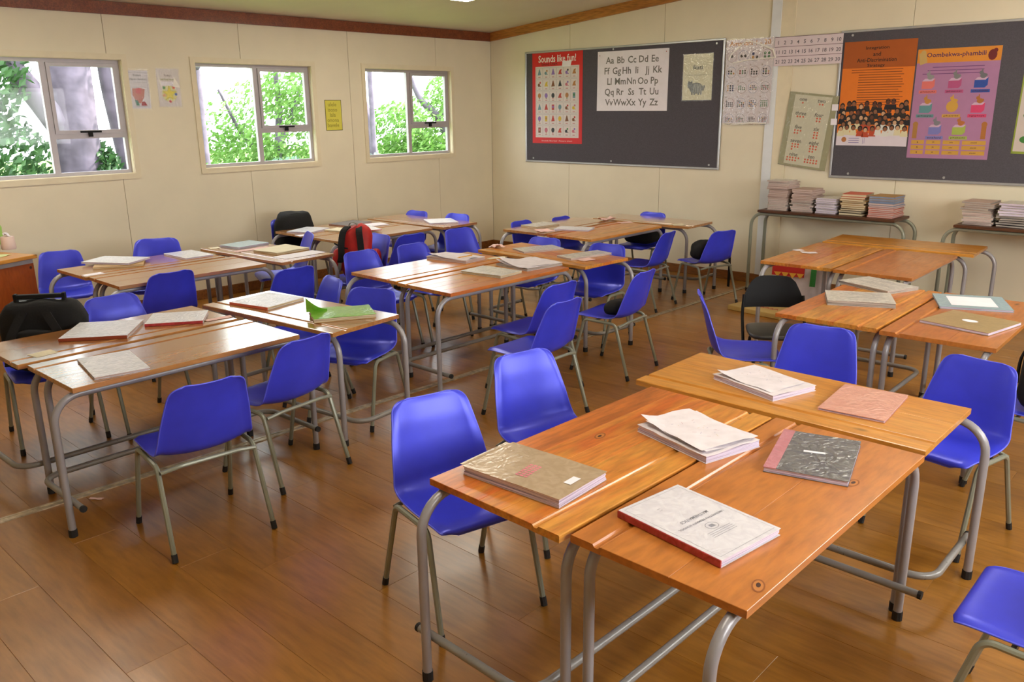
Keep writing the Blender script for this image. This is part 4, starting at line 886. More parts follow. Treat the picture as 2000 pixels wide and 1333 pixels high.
# ------------------------------------------------------------------ carrier sack and carton by the wall
r = bpy.data.objects.new('paper_sack', None); C.objects.link(r); r.location = (4.82, -.86, .001); r.rotation_euler = (0, 0, .1); tag(r, 'white paper sack with red and green print under the side table', 'sack')
vs, fs = blob(.23, .15, .26, .45, nz=.10, seed=4); smooth_angle(obj('sack_body', mesh('sack_body', vs, fs, [M['paper']]), r, (0, 0, .265)), 50)
obj('printed_band', sheet_mesh(.30, .13, .002, .004, 3, pal('b81c14')), r, (-.06, -.166, .40), (PI / 2 - .1, 0, 0)); obj('printed_band', sheet_mesh(.05, .2, .002, .004, 4, pal('2c8a3a')), r, (.17, -.163, .36), (PI / 2 - .1, 0, .0)); mb = MB()
for k in range(4): mb.poly([(-.19 + k * .07, .0), (-.155 + k * .07, -.05), (-.12 + k * .07, 0)])
mb.build('printed_points', pal('e0a83a'), r, kind='stuff', loc=(0, -.18, .37), rot=(PI / 2, 0, 0))
p_ = un(1488, 604, 2, 0); r = bpy.data.objects.new('flat_carton', None); C.objects.link(r); r.location = (p_.x + .06, p_.y - .10, .001); r.rotation_euler = (0, 0, -.15); tag(r, 'flat yellow printed carton on the floor behind the folding chair', 'carton')
MB().box(-.28, .28, -.16, .16, 0, .045, 0, .004).build('carton_body', pal('c8a860'), r); mb = MB()
for k in range(5): mb.poly([(-.1 + k * .05, -.05), (-.06 + k * .05, .03), (-.02 + k * .05, -.04), (-.05 + k * .05, .0)])
mb.build('print', pal('b03018'), r, loc=(0, 0, .0458))

# ------------------------------------------------------------------ pinboards and posters
def frame_of(wall, u, v, off):
    if wall == 'back': return (u, -off, v), (PI / 2, 0, 0)
    return (off, u, v), (PI / 2, 0, PI / 2)
def flatthing(name, wall, u0, u1, v0, v1, off, mat, label, cat, th=.0012, group=None, tilt=0, wav=0):
    loc, rot = frame_of(wall, (u0 + u1) / 2, (v0 + v1) / 2, off); W_, Hh = u1 - u0, v1 - v0
    r = bpy.data.objects.new(name, None); C.objects.link(r); r.location = loc
    r.rotation_euler = (Matrix.Rotation(rot[2], 3, 'Z') @ Matrix.Rotation(PI / 2, 3, 'X') @ Matrix.Rotation(tilt, 3, 'Z')).to_euler(); tag(r, label, cat, group)
    MB().box(-W_ / 2, W_ / 2, -Hh / 2, Hh / 2, 0, th).build('sheet', mat, r)
    return r, W_, Hh
def pinboard(x0, x1, z0, z1, label, pins):
    r = bpy.data.objects.new('pinboard', None); C.objects.link(r); r.location = ((x0 + x1) / 2, -.001, (z0 + z1) / 2); r.rotation_euler = (PI / 2, 0, 0); tag(r, label, 'pinboard')
    W_, Hh = x1 - x0, z1 - z0; MB().box(-W_ / 2 + .01, W_ / 2 - .01, -Hh / 2 + .01, Hh / 2 - .01, 0, .012).build('felt_panel', M['felt'], r)
    f = .022
    for a in ((-W_ / 2, W_ / 2, Hh / 2 - f, Hh / 2), (-W_ / 2, W_ / 2, -Hh / 2, -Hh / 2 + f), (-W_ / 2, -W_ / 2 + f, -Hh / 2 + f, Hh / 2 - f), (W_ / 2 - f, W_ / 2, -Hh / 2 + f, Hh / 2 - f)): MB().box(*a, 0, .02, 0, .004).build('frame_bar', M['alu'], r)
    for x, z in pins: MB().tube([(x - (x0 + x1) / 2, z - (z0 + z1) / 2, .012), (x - (x0 + x1) / 2, z - (z0 + z1) / 2, .018)], .011, 10).build('fixing_screw', M['alu'], r)
pinboard(.625, 3.439, 1.19, 2.548, 'charcoal felt pinboard in an aluminium frame between corner and number chart', [(.76, 1.24), (2.0, 1.24), (3.32, 1.24), (2.0, 2.513), (3.34, 2.5)])
pinboard(4.66, 7.6, 1.165, 2.535, 'charcoal felt pinboard on the right carrying the orange and purple posters', [(4.85, 1.21), (5.72, 1.21), (4.77, 2.49), (6.2, 2.49)])
# red sound chart
r, W_, Hh = flatthing('poster', 'back', .748, 1.553, 1.43, 2.524, .0145, pal('cf1c1c'), 'red Sounds like fun poster with a grid of small pictures', 'poster')
bw, bh = .70, .86; cy = -.045
MB().rect(-bw / 2, bw / 2, cy - bh / 2, cy + bh / 2, .0018).build('picture_field', pal('d8cdc8'), r)
mb = MB(); put_text(mb, 'Sounds like fun!', 0, .475, .0019, 0, width=.60, height=.085); mb.build('title', pal('f0e8e4'), r, kind='stuff')
mb = MB(); put_text(mb, 'Sound Chart', -.12, .413, .0019, 0, width=.26, height=.035); mb.build('subtitle', pal('5a0c0c'), r)
MB().poly([(.09, .438), (.235, .443), (.215, .372), (.08, .372)], .0022).build('paper_patch', M['white'], r)
cols = ['2c2c30', '7a4a24', '3c7a34', 'b83a30', 'd0b030', '3a4a8c', 'c06a7a', '6a8a94', '8a6ab0', 'b07840']
cell = MB(); ic = MB(); tx = MB(); q = random.Random(11)
for j in range(6):
    for i in range(6):
        x = -bw / 2 + .065 + i * (bw - .03) / 6; y = cy + bh / 2 - .08 - j * (bh - .02) / 6; cw, chh = .052, .063
        for a in ((x - cw, x + cw, y + chh, y + chh + .002), (x - cw, x + cw, y - chh, y - chh + .002), (x - cw, x - cw + .002, y - chh, y + chh), (x + cw - .002, x + cw, y - chh, y + chh)): cell.rect(*a, .0021)
        k = q.randrange(len(cols)); sh = q.randrange(5); y2 = y + .012
        if sh == 0: ic.disc(x, y2, .026, .0022, k, 14, .03); ic.rect(x - .006, x + .006, y2 - .045, y2 - .02, .0021, (k + 3) % len(cols))
        elif sh == 1: ic.poly([(x - .03, y2 - .03), (x + .03, y2 - .03), (x + .018, y2 + .0), (x + .026, y2 + .03), (x - .006, y2 + .02)], .0022, k)
        elif sh == 2: ic.rect(x - .02, x + .02, y2 - .035, y2 + .03, .0022, k); ic.rect(x - .012, x + .012, y2 - .01, y2 + .016, .0023, (k + 5) % len(cols))
        elif sh == 3: ic.disc(x - .008, y2 - .012, .02, .0022, k); ic.disc(x + .012, y2 + .016, .013, .0023, (k + 2) % len(cols)); ic.rect(x + .002, x + .028, y2 - .03, y2 - .022, .0022, k)
        else: ic.poly([(x - .004, y2 + .038), (x + .006, y2 + .038), (x + .03, y2 - .03), (x - .028, y2 - .034)], .0022, k)
        tx.rect(x - .018, x + .018, y - .05, y - .043, .0022)
cell.build('grid_lines', pal('8c8a90'), r, kind='stuff'); ic.build('pictures', [pal(c) for c in cols], r, kind='stuff'); tx.build('captions', pal('b06060'), r, kind='stuff')
mb = MB(); put_text(mb, 'Sounds like fun!  Picture chart', 0, -.515, .0019, 0, width=.5, height=.014); mb.build('foot_line', pal('e8c8c0'), r)
# alphabet chart
r, W_, Hh = flatthing('poster', 'back', 1.775, 2.757, 1.82, 2.49, .0145, M['white'], 'white handwritten alphabet chart Aa to Zz', 'poster', tilt=-.006)
mb = MB()
for j, row in enumerate(('Aa Bb Cc Dd Ee', 'Ff Gg Hh Ii Jj Kk', 'Ll Mm Nn Oo Pp', 'Qq Rr Ss Tt Uu', 'Vv Ww Xx Yy Zz')):
    it = row.split(); n_ = len(it); span = .84 if n_ == 6 else .78
    for i, s in enumerate(it): put_text(mb, s, -span / 2 + span * (i + .5) / n_, .235 - j * .118, .0018, 0, size=.105)
mb.build('letters', pal('6e6a66'), r, kind='stuff'); 
for x_, y_ in ((.455, .30), (-.46, .29)): MB().disc(x_, y_, .006, .002).build('drawing_pin', pal('a8483a'), r)
# cat card
r, W_, Hh = flatthing('poster', 'back', 2.946, 3.308, 1.928, 2.406, .0145, pal('cfc8a2'), 'cream card with a striped cat drawing in a clear sleeve', 'poster')
mb = MB(); put_text(mb, 'ikati', 0, .10, .0018, 0, width=.12, height=.045); mb.build('word', pal('4a4a44'), r)
mb = MB(); mb.disc(-.01, -.115, .085, .0018, 0, 20, .058); mb.disc(-.085, -.085, .036, .0019, 0, 16); mb.poly([(-.118, -.07), (-.105, -.03), (-.088, -.055)], .0019); mb.poly([(-.08, -.055), (-.062, -.03), (-.054, -.07)], .0019)
for x_ in (-.06, -.03, .02, .05): mb.rect(x_ - .009, x_ + .009, -.185, -.15, .0018)
mb.poly([(.06, -.13), (.085, -.08), (.098, -.10), (.078, -.15)], .0018)
for x_ in (-.035, -.015, .005, .025, .045): mb.rect(x_ - .003, x_ + .003, -.16, -.07, .0021, 1)
mb.build('cat_drawing', [pal('6e6e6a'), pal('b0ae9c')], r, kind='stuff')
MB().rect(-.16, .16, .02, .0225, .0018).build('rule_line', pal('8a8a70'), r); MB().box(-.19, .19, -.25, .245, .0024, .0029).build('plastic_sleeve', M['plastic'], r)
# number chart 1-20
r, W_, Hh = flatthing('poster', 'back', 3.462, 3.992, 1.683, 2.522, .0235, pal('d9cfd2'), 'number picture chart one to twenty in a shiny clear sleeve', 'poster')
mb = MB(); put_text(mb, 'Amanani 1 - 20', 0, .38, .0018, 0, width=.46, height=.048); mb.build('title', pal('c8842a'), r, kind='stuff')
dk = ['2a2428', '8c2c24', '2c3c6c', '3c6c3c', 'c08a3a', '3a2a20']; mb = MB(); rg = MB(); nm = MB()
for k in range(20):
    j, i = divmod(k, 4); x = -.195 + i * .13; y = .27 - j * .158; n_ = k + 1
    for s_ in range(18):
        a0, a1 = 2 * PI * s_ / 18, 2 * PI * (s_ + 1) / 18; rg.poly([(x + q_ * math.cos(a), y - .015 + q_ * math.sin(a)) for q_, a in ((.054, a0), (.0565, a0), (.0565, a1), (.054, a1))], .0018, k % 3)
    c_ = max(1, math.ceil(math.sqrt(n_))); rws = math.ceil(n_ / c_); dd = .085 / max(c_, 2)
    for m2 in range(n_):
        b, a = divmod(m2, c_); mb.disc(x + (a - (c_ - 1) / 2) * dd, y - .015 + (b - (rws - 1) / 2) * dd * .8, dd * .36, .0019, (k * 5 + m2 * (k % 3)) % 6, 7)
    put_text(nm, str(n_), x - .045, y + .052, .0018, 0, height=.018)
rg.build('rings', [pal('8c4a40'), pal('4a5a8c'), pal('6a6a64')], r, kind='stuff'); mb.build('counting_dots', [pal(c) for c in dk], r, kind='stuff'); nm.build('numerals', pal('8a6a50'), r, kind='stuff')
MB().box(-.275, .285, -.435, .43, .003, .0035).build('plastic_sleeve', M['plastic'], r)
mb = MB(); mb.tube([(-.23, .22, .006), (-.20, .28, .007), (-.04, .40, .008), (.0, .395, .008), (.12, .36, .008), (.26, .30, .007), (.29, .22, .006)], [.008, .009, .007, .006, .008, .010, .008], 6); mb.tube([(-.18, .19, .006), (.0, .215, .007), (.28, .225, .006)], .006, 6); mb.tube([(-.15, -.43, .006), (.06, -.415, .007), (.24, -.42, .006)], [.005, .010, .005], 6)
mb.build('plastic_fold_glare', M['shine'], r)  # white tubes stand in for glare along the sleeve's folds
# number strip
r, W_, Hh = flatthing('poster', 'back', 4.0, 4.688, 2.242, 2.518, .0285, pal('dccdd2'), 'three-row number strip from one to thirty', 'poster')
mb = MB(); ln = MB()
for k in range(30): j, i = divmod(k, 10); put_text(mb, str(k + 1), -.305 + i * .068, .083 - j * .09, .0018, 0, height=.036)
for j in range(3): ln.rect(-W_ / 2, W_ / 2, .133 - j * .092, .137 - j * .092, .0018)
mb.build('numerals', pal('5c5660'), r, kind='stuff'); ln.build('rule_lines', pal('5a3038'), r)
# dotted number words
r, W_, Hh = flatthing('poster', 'back', 4.22, 4.60, 1.27, 1.95, .0275, pal('cfcdb4'), 'handmade chart of number words one to ten with red dots', 'poster', tilt=-.11)
MB().box(-.25, .25, -.36, .36, -.004, -.0005).build('backing_card', pal('9c9a78'), r)
mb = MB(); dt = MB(); ws_ = ['one', 'two', 'three', 'four', 'five', 'six', 'seven', 'eight', 'nine', 'ten']
for k, s in enumerate(ws_):
    j, i = divmod(k, 2); x = -.10 + i * .19; y = .30 - j * .135; put_text(mb, s, x, y, .0018, 0, size=.052, shear=.15)
    n_ = k + 1; c_ = 1 if n_ == 1 else (2 if n_ in (2, 4, 6) else 3 if n_ < 9 else 5)
    for m2 in range(n_): b, a = divmod(m2, c_); dt.disc(x + (a - (c_ - 1) / 2) * .03, y - .035 - b * .026, .0095, .0018, 0, 9)
mb.build('number_words', pal('4c4a40'), r, kind='stuff'); dt.build('dots', pal('d85a3a'), r, kind='stuff'); MB().box(-.25, .25, -.36, .36, .0025, .003).build('plastic_sleeve', M['plastic'], r)
for k, (vv) in enumerate((1.835, 1.70)):
    rr_, _, _ = flatthing('paper_label', 'back', 4.64, 4.70, vv - .03, vv + .03, .0325, M['white'], 'small white label taped at the pinboard edge, ' + ('upper' if k == 0 else 'lower') + ' one', 'label')
# orange poster
r, W_, Hh = flatthing('poster', 'back', 4.703, 5.362, 1.478, 2.43, .0145, pal('e0781e'), 'orange Integration and Anti-Discrimination Strategy poster with a crowd of pupils', 'poster')
MB().rect(-W_ / 2, W_ / 2, -Hh / 2, -Hh / 2 + .115, .0018).build('white_foot', pal('d8cfd8'), r); MB().rect(-W_ / 2, W_ / 2, Hh / 2 - .24, Hh / 2, .0014).build('brown_head', pal('a85418'), r)
mb = MB()
for j, (s, wd) in enumerate((('Integration', .21), ('and', .07), ('Anti-Discrimination', .36), ('Strategy', .16))): put_text(mb, s, -.02, .41 - j * .052, .0019, 0, width=wd, height=.036)
mb.build('title', pal('120a08'), r, kind='stuff'); mb = MB()
for j in range(15): mb.rect(-.24 if j < 2 else -.17, .25 - q.uniform(0, .05), .215 - j * .0225, .221 - j * .0225, .0019)
mb.build('text_lines', pal('7c3c14'), r, kind='stuff')
hd = MB(); q = random.Random(5)
for row in range(5):
    for i in range(11):
        x = -.30 + i * .06 + q.uniform(-.012, .012) + (row % 2) * .03; y = -.115 - row * .05 + q.uniform(-.012, .012) + (.03 if row == 0 and i % 3 else 0)
        if abs(x) > .31: continue
        hd.poly([(x - .035, y - .07), (x + .035, y - .07), (x + .024, y - .018), (x - .024, y - .018)], .0018 + row * .0003, 4 + (q.randrange(2) if row < 3 else 2 + (i // 3) % 3))
        hd.disc(x, y + .004, .023, .0019 + row * .0003, 0, 12, .027); hd.disc(x, y - .004, .017, .00195 + row * .0003, 1 + q.randrange(3), 12, .020)
hd.build('crowd_picture', [pal('1c1210'), pal('5a3424'), pal('8a5a3c'), pal('c8a07c'), pal('1a1a20'), pal('2c2622'), pal('d8d0a8'), pal('b84a2a'), pal('d8d8d0')], r, kind='stuff')
MB().disc(-.255, -.42, .024, .002, n=16).build('crest', pal('b0703c'), r); mb = MB()
for j in range(3): mb.rect(-.21, -.11, -.41 - j * .02, -.405 - j * .02, .002)
mb.rect(-.075, -.072, -.46, -.38, .002); mb.rect(-.06, -.057, -.455, -.40, .002); mb.build('foot_marks', pal('6a5a9a'), r)
# purple poster
r, W_, Hh = flatthing('poster', 'back', 5.375, 6.052, 1.378, 2.33, .0145, pal('a8789c'), 'purple Oombekwa-phambili poster of coloured boxes and animals', 'poster')
MB().rect(-W_ / 2, W_ / 2, Hh / 2 - .12, Hh / 2, .0018).build('header_band', pal('d88a2c'), r); mb = MB(); put_text(mb, 'Oombekwa-phambili', -.02, .418, .0019, 0, width=.48, height=.05); mb.build('title', pal('4a1c50'), r, kind='stuff')
mb = MB(); mb.poly([(-.33, .44), (-.27, .45), (-.25, .36), (-.31, .34)], .002, 0); mb.disc(-.29, .445, .022, .0021, 0); mb.disc(.27, .405, .035, .002, 1, 14, .045); mb.disc(.29, .44, .018, .0021, 1); mb.build('header_animals', [pal('c0a060'), pal('6a1c20')], r, kind='stuff')
bx = [(-.22, .19, 'd87068', '8a8a88', 'phezulu'), (.0, .19, 'b0507c', '7a7a78', 'phantsi'), (.21, .19, '2c4c9c', '6c6c70', 'phakathi'), (-.22, -.02, '5c8c90', 'b8803c', 'phaya'), (.0, -.02, 'a8783c', 'c89a40', 'phambi'), (.21, -.02, 'd0406c', 'a86a30', 'ngaphaya'), (-.12, -.21, '7a7ab8', '7a7a80', 'ecaleni'), (.08, -.21, 'a0b050', 'b06a34', 'phakathi')]
mb = MB(); tx = MB(); bm_ = [pal(c) for c in ('d87068', 'b0507c', '2c4c9c', '5c8c90', 'a8783c', 'd0406c', '7a7ab8', 'a0b050', '8a8a88', '7a7a78', '6c6c70', 'b8803c', 'c89a40', 'a86a30', '7a7a80', 'b06a34', 'c8a8c0', '9c2c5c')]
for k, (x, y, c1, c2, s) in enumerate(bx):
    i1 = k; i2 = 8 + k
    if k != 4: mb.rect(x - .055, x + .03, y - .055, y + .01, .002, i1); mb.poly([(x - .055, y + .01), (x + .03, y + .01), (x + .052, y + .032), (x - .033, y + .032)], .0021, 16); mb.poly([(x + .03, y - .055), (x + .052, y - .033), (x + .052, y + .032), (x + .03, y + .01)], .0021, i1)
    else: mb.disc(x, y, .05, .002, 12)
    mb.disc(x + .01, y + .045, .026, .0023, i2, 12, .022); mb.disc(x - .008, y + .07, .016, .0024, i2); mb.rect(x - .006, x + .004, y + .08, y + .1, .0023, i2); mb.disc(x + .03, y + .05, .012, .0022, i2)
    mb.rect(x - .075, x + .075, y - .095, y - .068, .002, i1 if k != 4 else 12); put_text(tx, s, x, y - .082, .0023, 0, width=.12, height=.016)
for x_, c in ((-.29, 4), (.28, 13)): mb.rect(x_ - .02, x_ + .02, -.30, -.19, .002, c); mb.disc(x_, -.175, .024, .0021, c)
for j in range(3):
    for i, (x0_, x1_) in enumerate(((-.31, -.2), (-.18, -.06), (-.04, .10), (.12, .31))): mb.rect(x0_, x1_, -.35 - j * .045, -.315 - j * .045, .002, 12); put_text(tx, ['a', 'ya', 'yoku', 'phambili'][i], (x0_ + x1_) / 2, -.333 - j * .045, .0023, 0, height=.014)
mb.build('pictures', bm_, r, kind='stuff'); tx.build('captions', pal('4a2030'), r, kind='stuff'); mb = MB()
for j in range(3): mb.rect(-.2 - j * .04, .22, .315 - j * .028, .321 - j * .028, .0019)
mb.build('text_lines', pal('6a3a70'), r, kind='stuff')
# poster cut by the right edge
r, W_, Hh = flatthing('poster', 'back', 6.235, 6.90, 1.43, 2.27, .0145, pal('c8bcb4'), 'pale picture poster with green border cut by the right edge', 'poster', tilt=-.02)
mb = MB(); mb.rect(-W_ / 2, W_ / 2, -Hh / 2, -Hh / 2 + .02, .0018, 0); mb.rect(-W_ / 2, -W_ / 2 + .012, -Hh / 2, Hh / 2, .0018, 0); cc = ['8c9c3a', '3c7a34', 'a04a30', '6a5aa0', '5a3a28']
for k in range(14): x, y = -.24 + (k % 4) * .15, .3 - (k // 4) * .2; mb.disc(x, y, .045, .002, 1 + k % 2, 12, .03); mb.disc(x + .01, y + .035, .022, .0021, 2 + k % 3)
mb.build('pictures', [pal(c) for c in cc], r, kind='stuff')
# left wall cards
r, W_, Hh = flatthing('poster', 'left', -4.835, -4.628, 1.90, 2.24, .0015, pal('d8d4da'), 'prayer leader card with praying hands in a clear sleeve', 'poster')
MB().box(-.115, .115, -.185, .19, .0024, .0028).build('plastic_sleeve', M['plastic'], r)
mb = MB(); put_text(mb, "Today's", 0, .125, .0018, 0, height=.024); put_text(mb, 'prayer leader', 0, .09, .0018, 0, width=.17, height=.026)
for a in ((-.092, .092, .150, .1515), (-.092, .092, -.155, -.1535), (-.092, -.0905, -.155, .15), (.0905, .092, -.155, .15), (-.08, .08, .062, .0632), (-.08, .08, .020, .0212)): mb.rect(*a, .0018)
mb.build('lettering', pal('3a3440'), r, kind='stuff')
mb = MB(); mb.poly([(-.055, .01), (.06, .005), (.045, -.07), (.01, -.125), (-.03, -.11), (-.06, -.05)], .0018, 0); mb.poly([(-.02, .012), (.03, .015), (.02, -.04), (-.03, -.03)], .002, 1); mb.poly([(-.045, -.09), (-.015, -.10), (-.005, -.145), (-.035, -.145)], .002, 2); mb.poly([(.02, -.11), (.045, -.105), (.07, -.145), (.01, -.145)], .002, 3)
mb.build('hands_picture', [pal('c07060'), pal('c84048'), pal('24705c'), pal('a01c28')], r, kind='stuff')
r, W_, Hh = flatthing('poster', 'left', -4.545, -4.325, 1.915, 2.262, .0015, pal('d8d0cc'), 'star card with coloured dots in a creased clear sleeve', 'poster', tilt=.0)
mb = MB(); put_text(mb, "Today's", 0, .11, .0018, 0, height=.024); mb.build('lettering', pal('5a2c20'), r, kind='stuff'); mb = MB(); put_text(mb, 'reading leader', 0, .075, .0018, 0, width=.17, height=.024); mb.build('lettering', pal('8a8a2a'), r, kind='stuff')
MB().rect(-.08, .07, .02, .055, .0017).build('name_box', M['white'], r)
st = [(.068 * (1 if k % 2 == 0 else .42) * math.sin(PI * k / 5), -.055 + .068 * (1 if k % 2 == 0 else .42) * math.cos(PI * k / 5)) for k in range(10)]
mb = MB(); mb.disc(0, -.055, .075, .0016, 1, 20); mb.poly([(x * 1.12, (y + .055) * 1.12 - .055) for x, y in st], .0018, 2); mb.poly(st, .0019, 0)
for k, (x, y) in enumerate(((-.05, .0), (.045, .002), (.062, -.06), (0, -.125), (-.055, -.07))): mb.disc(x, y, .014, .002, 3 + k)
mb.build('star_picture', [pal('e8d838'), pal('dcd890'), pal('a8a020'), pal('3c8c3a'), pal('d85a28'), pal('4a6cb8'), pal('c84a50'), pal('d8904a')], r, kind='stuff')
MB().box(-.12, .12, -.185, .185, .0024, .0028).build('plastic_sleeve', M['plastic'], r)
MB().add([(-.105, .14, .004), (-.098, .142, .004), (-.062, -.02, .004), (-.068, -.025, .004), (.06, .10, .004), (.105, .03, .006), (.11, -.0, .004), (.04, .01, .004)], [(0, 3, 2, 1), (4, 7, 6, 5)]).build('plastic_fold_glare', M['shine'], r)  # flat white slivers stand in for glare on the sleeve's creases
r, W_, Hh = flatthing('poster', 'left', -2.67, -2.448, 1.645, 1.977, .0015, pal('3a3418'), 'yellow word card with a dark border between second and third windows', 'poster')
MB().rect(-W_ / 2 + .006, W_ / 2 - .006, -Hh / 2 + .006, Hh / 2 - .006, .0016).build('yellow_face', pal('d8cf52'), r); mb = MB()
for j, s in enumerate(('ulele', 'isoso', 'lala', 'onona', 'bavele')): put_text(mb, s, -.012, .118 - j * .056, .0022, 0, size=.062)
mb.build('words', pal('9c9434'), r, kind='stuff')

# ------------------------------------------------------------------ outside: ground, trees, bushes
def leafmat(name, col, col2):
    m, nt, b = newmat(name); L = nt.links.new
    n = N(nt, 'ShaderNodeTexNoise'); n.inputs['Scale'].default_value = 1.3; tc = N(nt, 'ShaderNodeTexCoord'); L(tc.outputs['Object'], n.inputs['Vector'])
    mx = N(nt, 'ShaderNodeMix', data_type='RGBA'); mx.inputs[6].default_value = lin(col); mx.inputs[7].default_value = lin(col2); L(n.outputs['Fac'], mx.inputs[0]); L(mx.outputs[2], b.inputs['Base Color'])
    b.inputs['Roughness'].default_value = .5; b.inputs['Transmission Weight'].default_value = 0
    tr = N(nt, 'ShaderNodeBsdfTranslucent'); L(mx.outputs[2], tr.inputs[0]); ms = N(nt, 'ShaderNodeMixShader'); ms.inputs[0].default_value = .35
    L(b.outputs[0], ms.inputs[1]); L(tr.outputs[0], ms.inputs[2]); L(ms.outputs[0], nt.nodes['Material Output'].inputs[0]); return m
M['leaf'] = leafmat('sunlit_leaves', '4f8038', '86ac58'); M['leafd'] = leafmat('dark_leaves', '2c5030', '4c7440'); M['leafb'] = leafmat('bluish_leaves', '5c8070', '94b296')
M['bark'] = flat('grey_violet_bark', '6a6070', .9, nz=.35, nscale=5, bump=.8, bscale=14)
M['grass'] = flat('sunlit_grass', '6f8f42', .9, nz=.3, nscale=3)
g = MB().add([(-40, -30, -.45), (-.2, -30, -.45), (-.2, 30, -.45), (-40, 30, -.45)], [(0, 1, 2, 3)]).build('outside_ground', M['grass'], kind='structure')
def foliage(name, mat, parent, clusters, n, size, seed):
    q = random.Random(seed); vs = []; fs = []
    for _ in range(n):
        cx, cy, cz, rx, ry, rz = q.choice(clusters)
        while True:
            a, b, c = q.uniform(-1, 1), q.uniform(-1, 1), q.uniform(-1, 1)
            d = a * a + b * b + c * c
            if .15 < d < 1: break
        p = Vector((cx + a * rx, cy + b * ry, cz + c * rz)); n1 = Vector((q.gauss(0, 1), q.gauss(0, 1), q.gauss(0, 1))).normalized(); t1 = n1.orthogonal().normalized(); t2 = n1.cross(t1); s = size * q.uniform(.6, 1.3)
        k = len(vs); vs += [p - t1 * s, p + t2 * s * .5 + n1 * s * .1, p + t1 * s, p - t2 * s * .5 + n1 * s * .1]; fs.append((k, k + 1, k + 2, k + 3))
    return obj(name, mesh(name, vs, fs, [M[mat]]), parent, kind='stuff')
def tree(label, base, trunks, clusters, n, size, mat, seed, name='tree', cat='tree', group='trees outside the windows'):
    r = bpy.data.objects.new(name, None); C.objects.link(r); r.location = base; tag(r, label, cat, group)
    for i, (P, R) in enumerate(trunks): c_ = catmull(P, 4); rr_ = np.interp(np.linspace(0, 1, len(c_)), np.linspace(0, 1, len(R)), R); smooth_angle(MB().tube([tuple(x) for x in c_], list(rr_), 10).build('trunk' if i == 0 else 'branch', M['bark'], r), 60)
    foliage('foliage', mat, r, clusters, n, size, seed)
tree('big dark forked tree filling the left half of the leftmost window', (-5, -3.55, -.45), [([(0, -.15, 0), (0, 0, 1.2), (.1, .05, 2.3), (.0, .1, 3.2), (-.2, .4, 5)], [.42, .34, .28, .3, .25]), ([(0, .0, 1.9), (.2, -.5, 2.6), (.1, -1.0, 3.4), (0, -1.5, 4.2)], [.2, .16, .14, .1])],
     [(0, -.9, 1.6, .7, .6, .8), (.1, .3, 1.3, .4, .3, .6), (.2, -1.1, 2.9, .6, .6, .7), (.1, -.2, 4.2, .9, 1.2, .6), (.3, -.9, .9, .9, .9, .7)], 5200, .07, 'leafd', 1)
tree('grey-barked tree beside the mullion of the leftmost window', (-5, -2.85, -.45), [([(0, .35, 0), (0, .22, 1.2), (0, .05, 2.2), (0, -.05, 3.0), (.1, -.1, 4.6)], [.34, .27, .2, .16, .15]), ([(0, .0, 3.6), (.2, .6, 3.35), (.1, 1.3, 3.0)], [.1, .08, .05])],
     [(.1, 1.0, 3.3, .5, .5, .3), (.0, .45, 2.3, .4, .35, .4), (.2, .3, 4.4, .8, .9, .5)], 1500, .06, 'leaf', 2)
tree('slim trunk at the left edge of the middle window', (-5, -1.60, -.45), [([(0, 0, 0), (0, .03, 2), (0, 0, 4.8)], [.11, .09, .08])], [(0, 0, 4.6, .7, .7, .4)], 400, .06, 'leaf', 3)
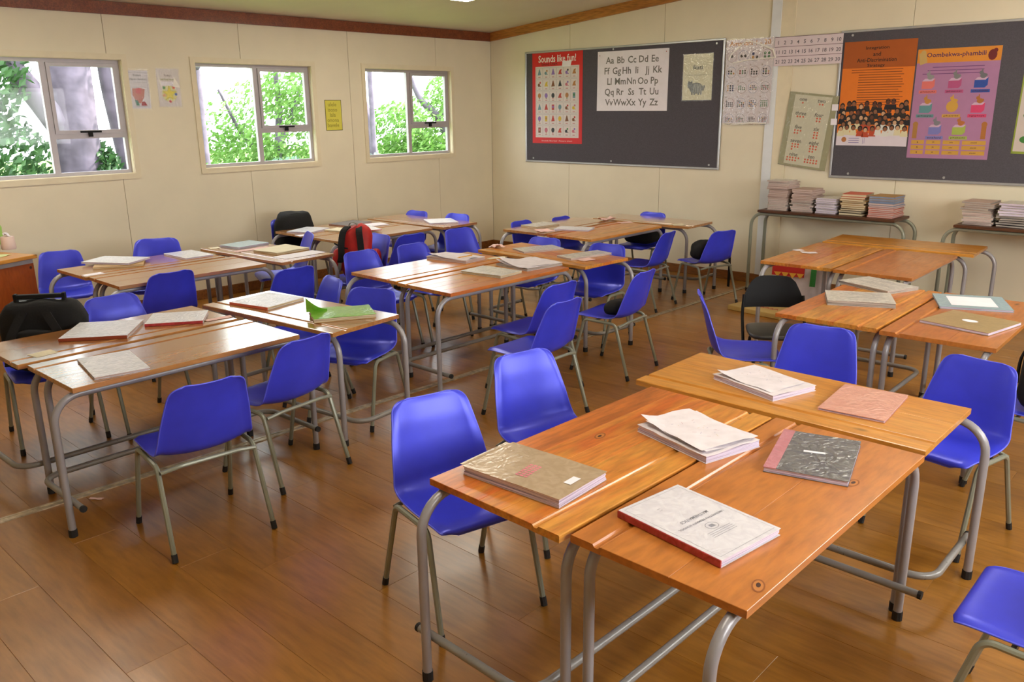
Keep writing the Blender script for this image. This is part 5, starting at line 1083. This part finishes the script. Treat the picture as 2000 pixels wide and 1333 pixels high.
tree('bright green leafy tree behind the middle window', (-6.2, .35, -.45), [([(0, 0, 0), (.1, .1, 1.3), (0, .3, 2.4), (.1, .2, 3.4)], [.12, .09, .06, .03]), ([(.05, .1, 1.5), (0, .6, 2.3), (0, 1.0, 3.2)], [.06, .045, .02]), ([(.05, .1, 1.2), (0, -.5, 1.9), (0, -.9, 2.7)], [.06, .04, .02])],
     [(0, .0, 2.0, .9, 1.25, .9), (.2, .7, 2.6, .8, .9, .6), (.1, -.6, 1.5, .8, .8, .6), (0, .6, 1.2, .8, .9, .6)], 6500, .055, 'leaf', 4)
tree('leaning dark branch tree at the right of the middle window', (-5.6, 1.9, -.45), [([(0, .5, 0), (0, .4, 1.8), (0, .1, 2.9), (0, -.35, 4.0)], [.12, .11, .09, .07])], [(0, .0, 4.1, .6, .6, .4)], 300, .06, 'leaf', 5)
tree('light green tree with a crooked branch behind the rightmost window', (-6.5, 4.7, -.45), [([(0, .9, 0), (0, .7, 1.4), (0, .3, 2.1), (0, -.3, 2.6), (0, -.6, 3.3)], [.16, .13, .10, .06, .03]), ([(0, .3, 2.1), (0, .9, 2.9), (0, 1.2, 3.5)], [.07, .05, .03])],
     [(0, .2, 2.0, .8, 1.0, .75), (.1, .8, 2.7, .7, .8, .6), (0, -.5, 1.4, .8, .8, .5), (0, .9, 1.5, .8, .9, .6), (0, -.9, 1.9, .7, .8, .6)], 6500, .06, 'leaf', 6)
tree('trunk at the left edge of the rightmost window', (-5, 1.86, -.45), [([(0, 0, 0), (0, .05, 2), (0, 0, 4.8)], [.06, .05, .04])], [(0, 0, 4.6, .5, .5, .3)], 200, .06, 'leaf', 7)
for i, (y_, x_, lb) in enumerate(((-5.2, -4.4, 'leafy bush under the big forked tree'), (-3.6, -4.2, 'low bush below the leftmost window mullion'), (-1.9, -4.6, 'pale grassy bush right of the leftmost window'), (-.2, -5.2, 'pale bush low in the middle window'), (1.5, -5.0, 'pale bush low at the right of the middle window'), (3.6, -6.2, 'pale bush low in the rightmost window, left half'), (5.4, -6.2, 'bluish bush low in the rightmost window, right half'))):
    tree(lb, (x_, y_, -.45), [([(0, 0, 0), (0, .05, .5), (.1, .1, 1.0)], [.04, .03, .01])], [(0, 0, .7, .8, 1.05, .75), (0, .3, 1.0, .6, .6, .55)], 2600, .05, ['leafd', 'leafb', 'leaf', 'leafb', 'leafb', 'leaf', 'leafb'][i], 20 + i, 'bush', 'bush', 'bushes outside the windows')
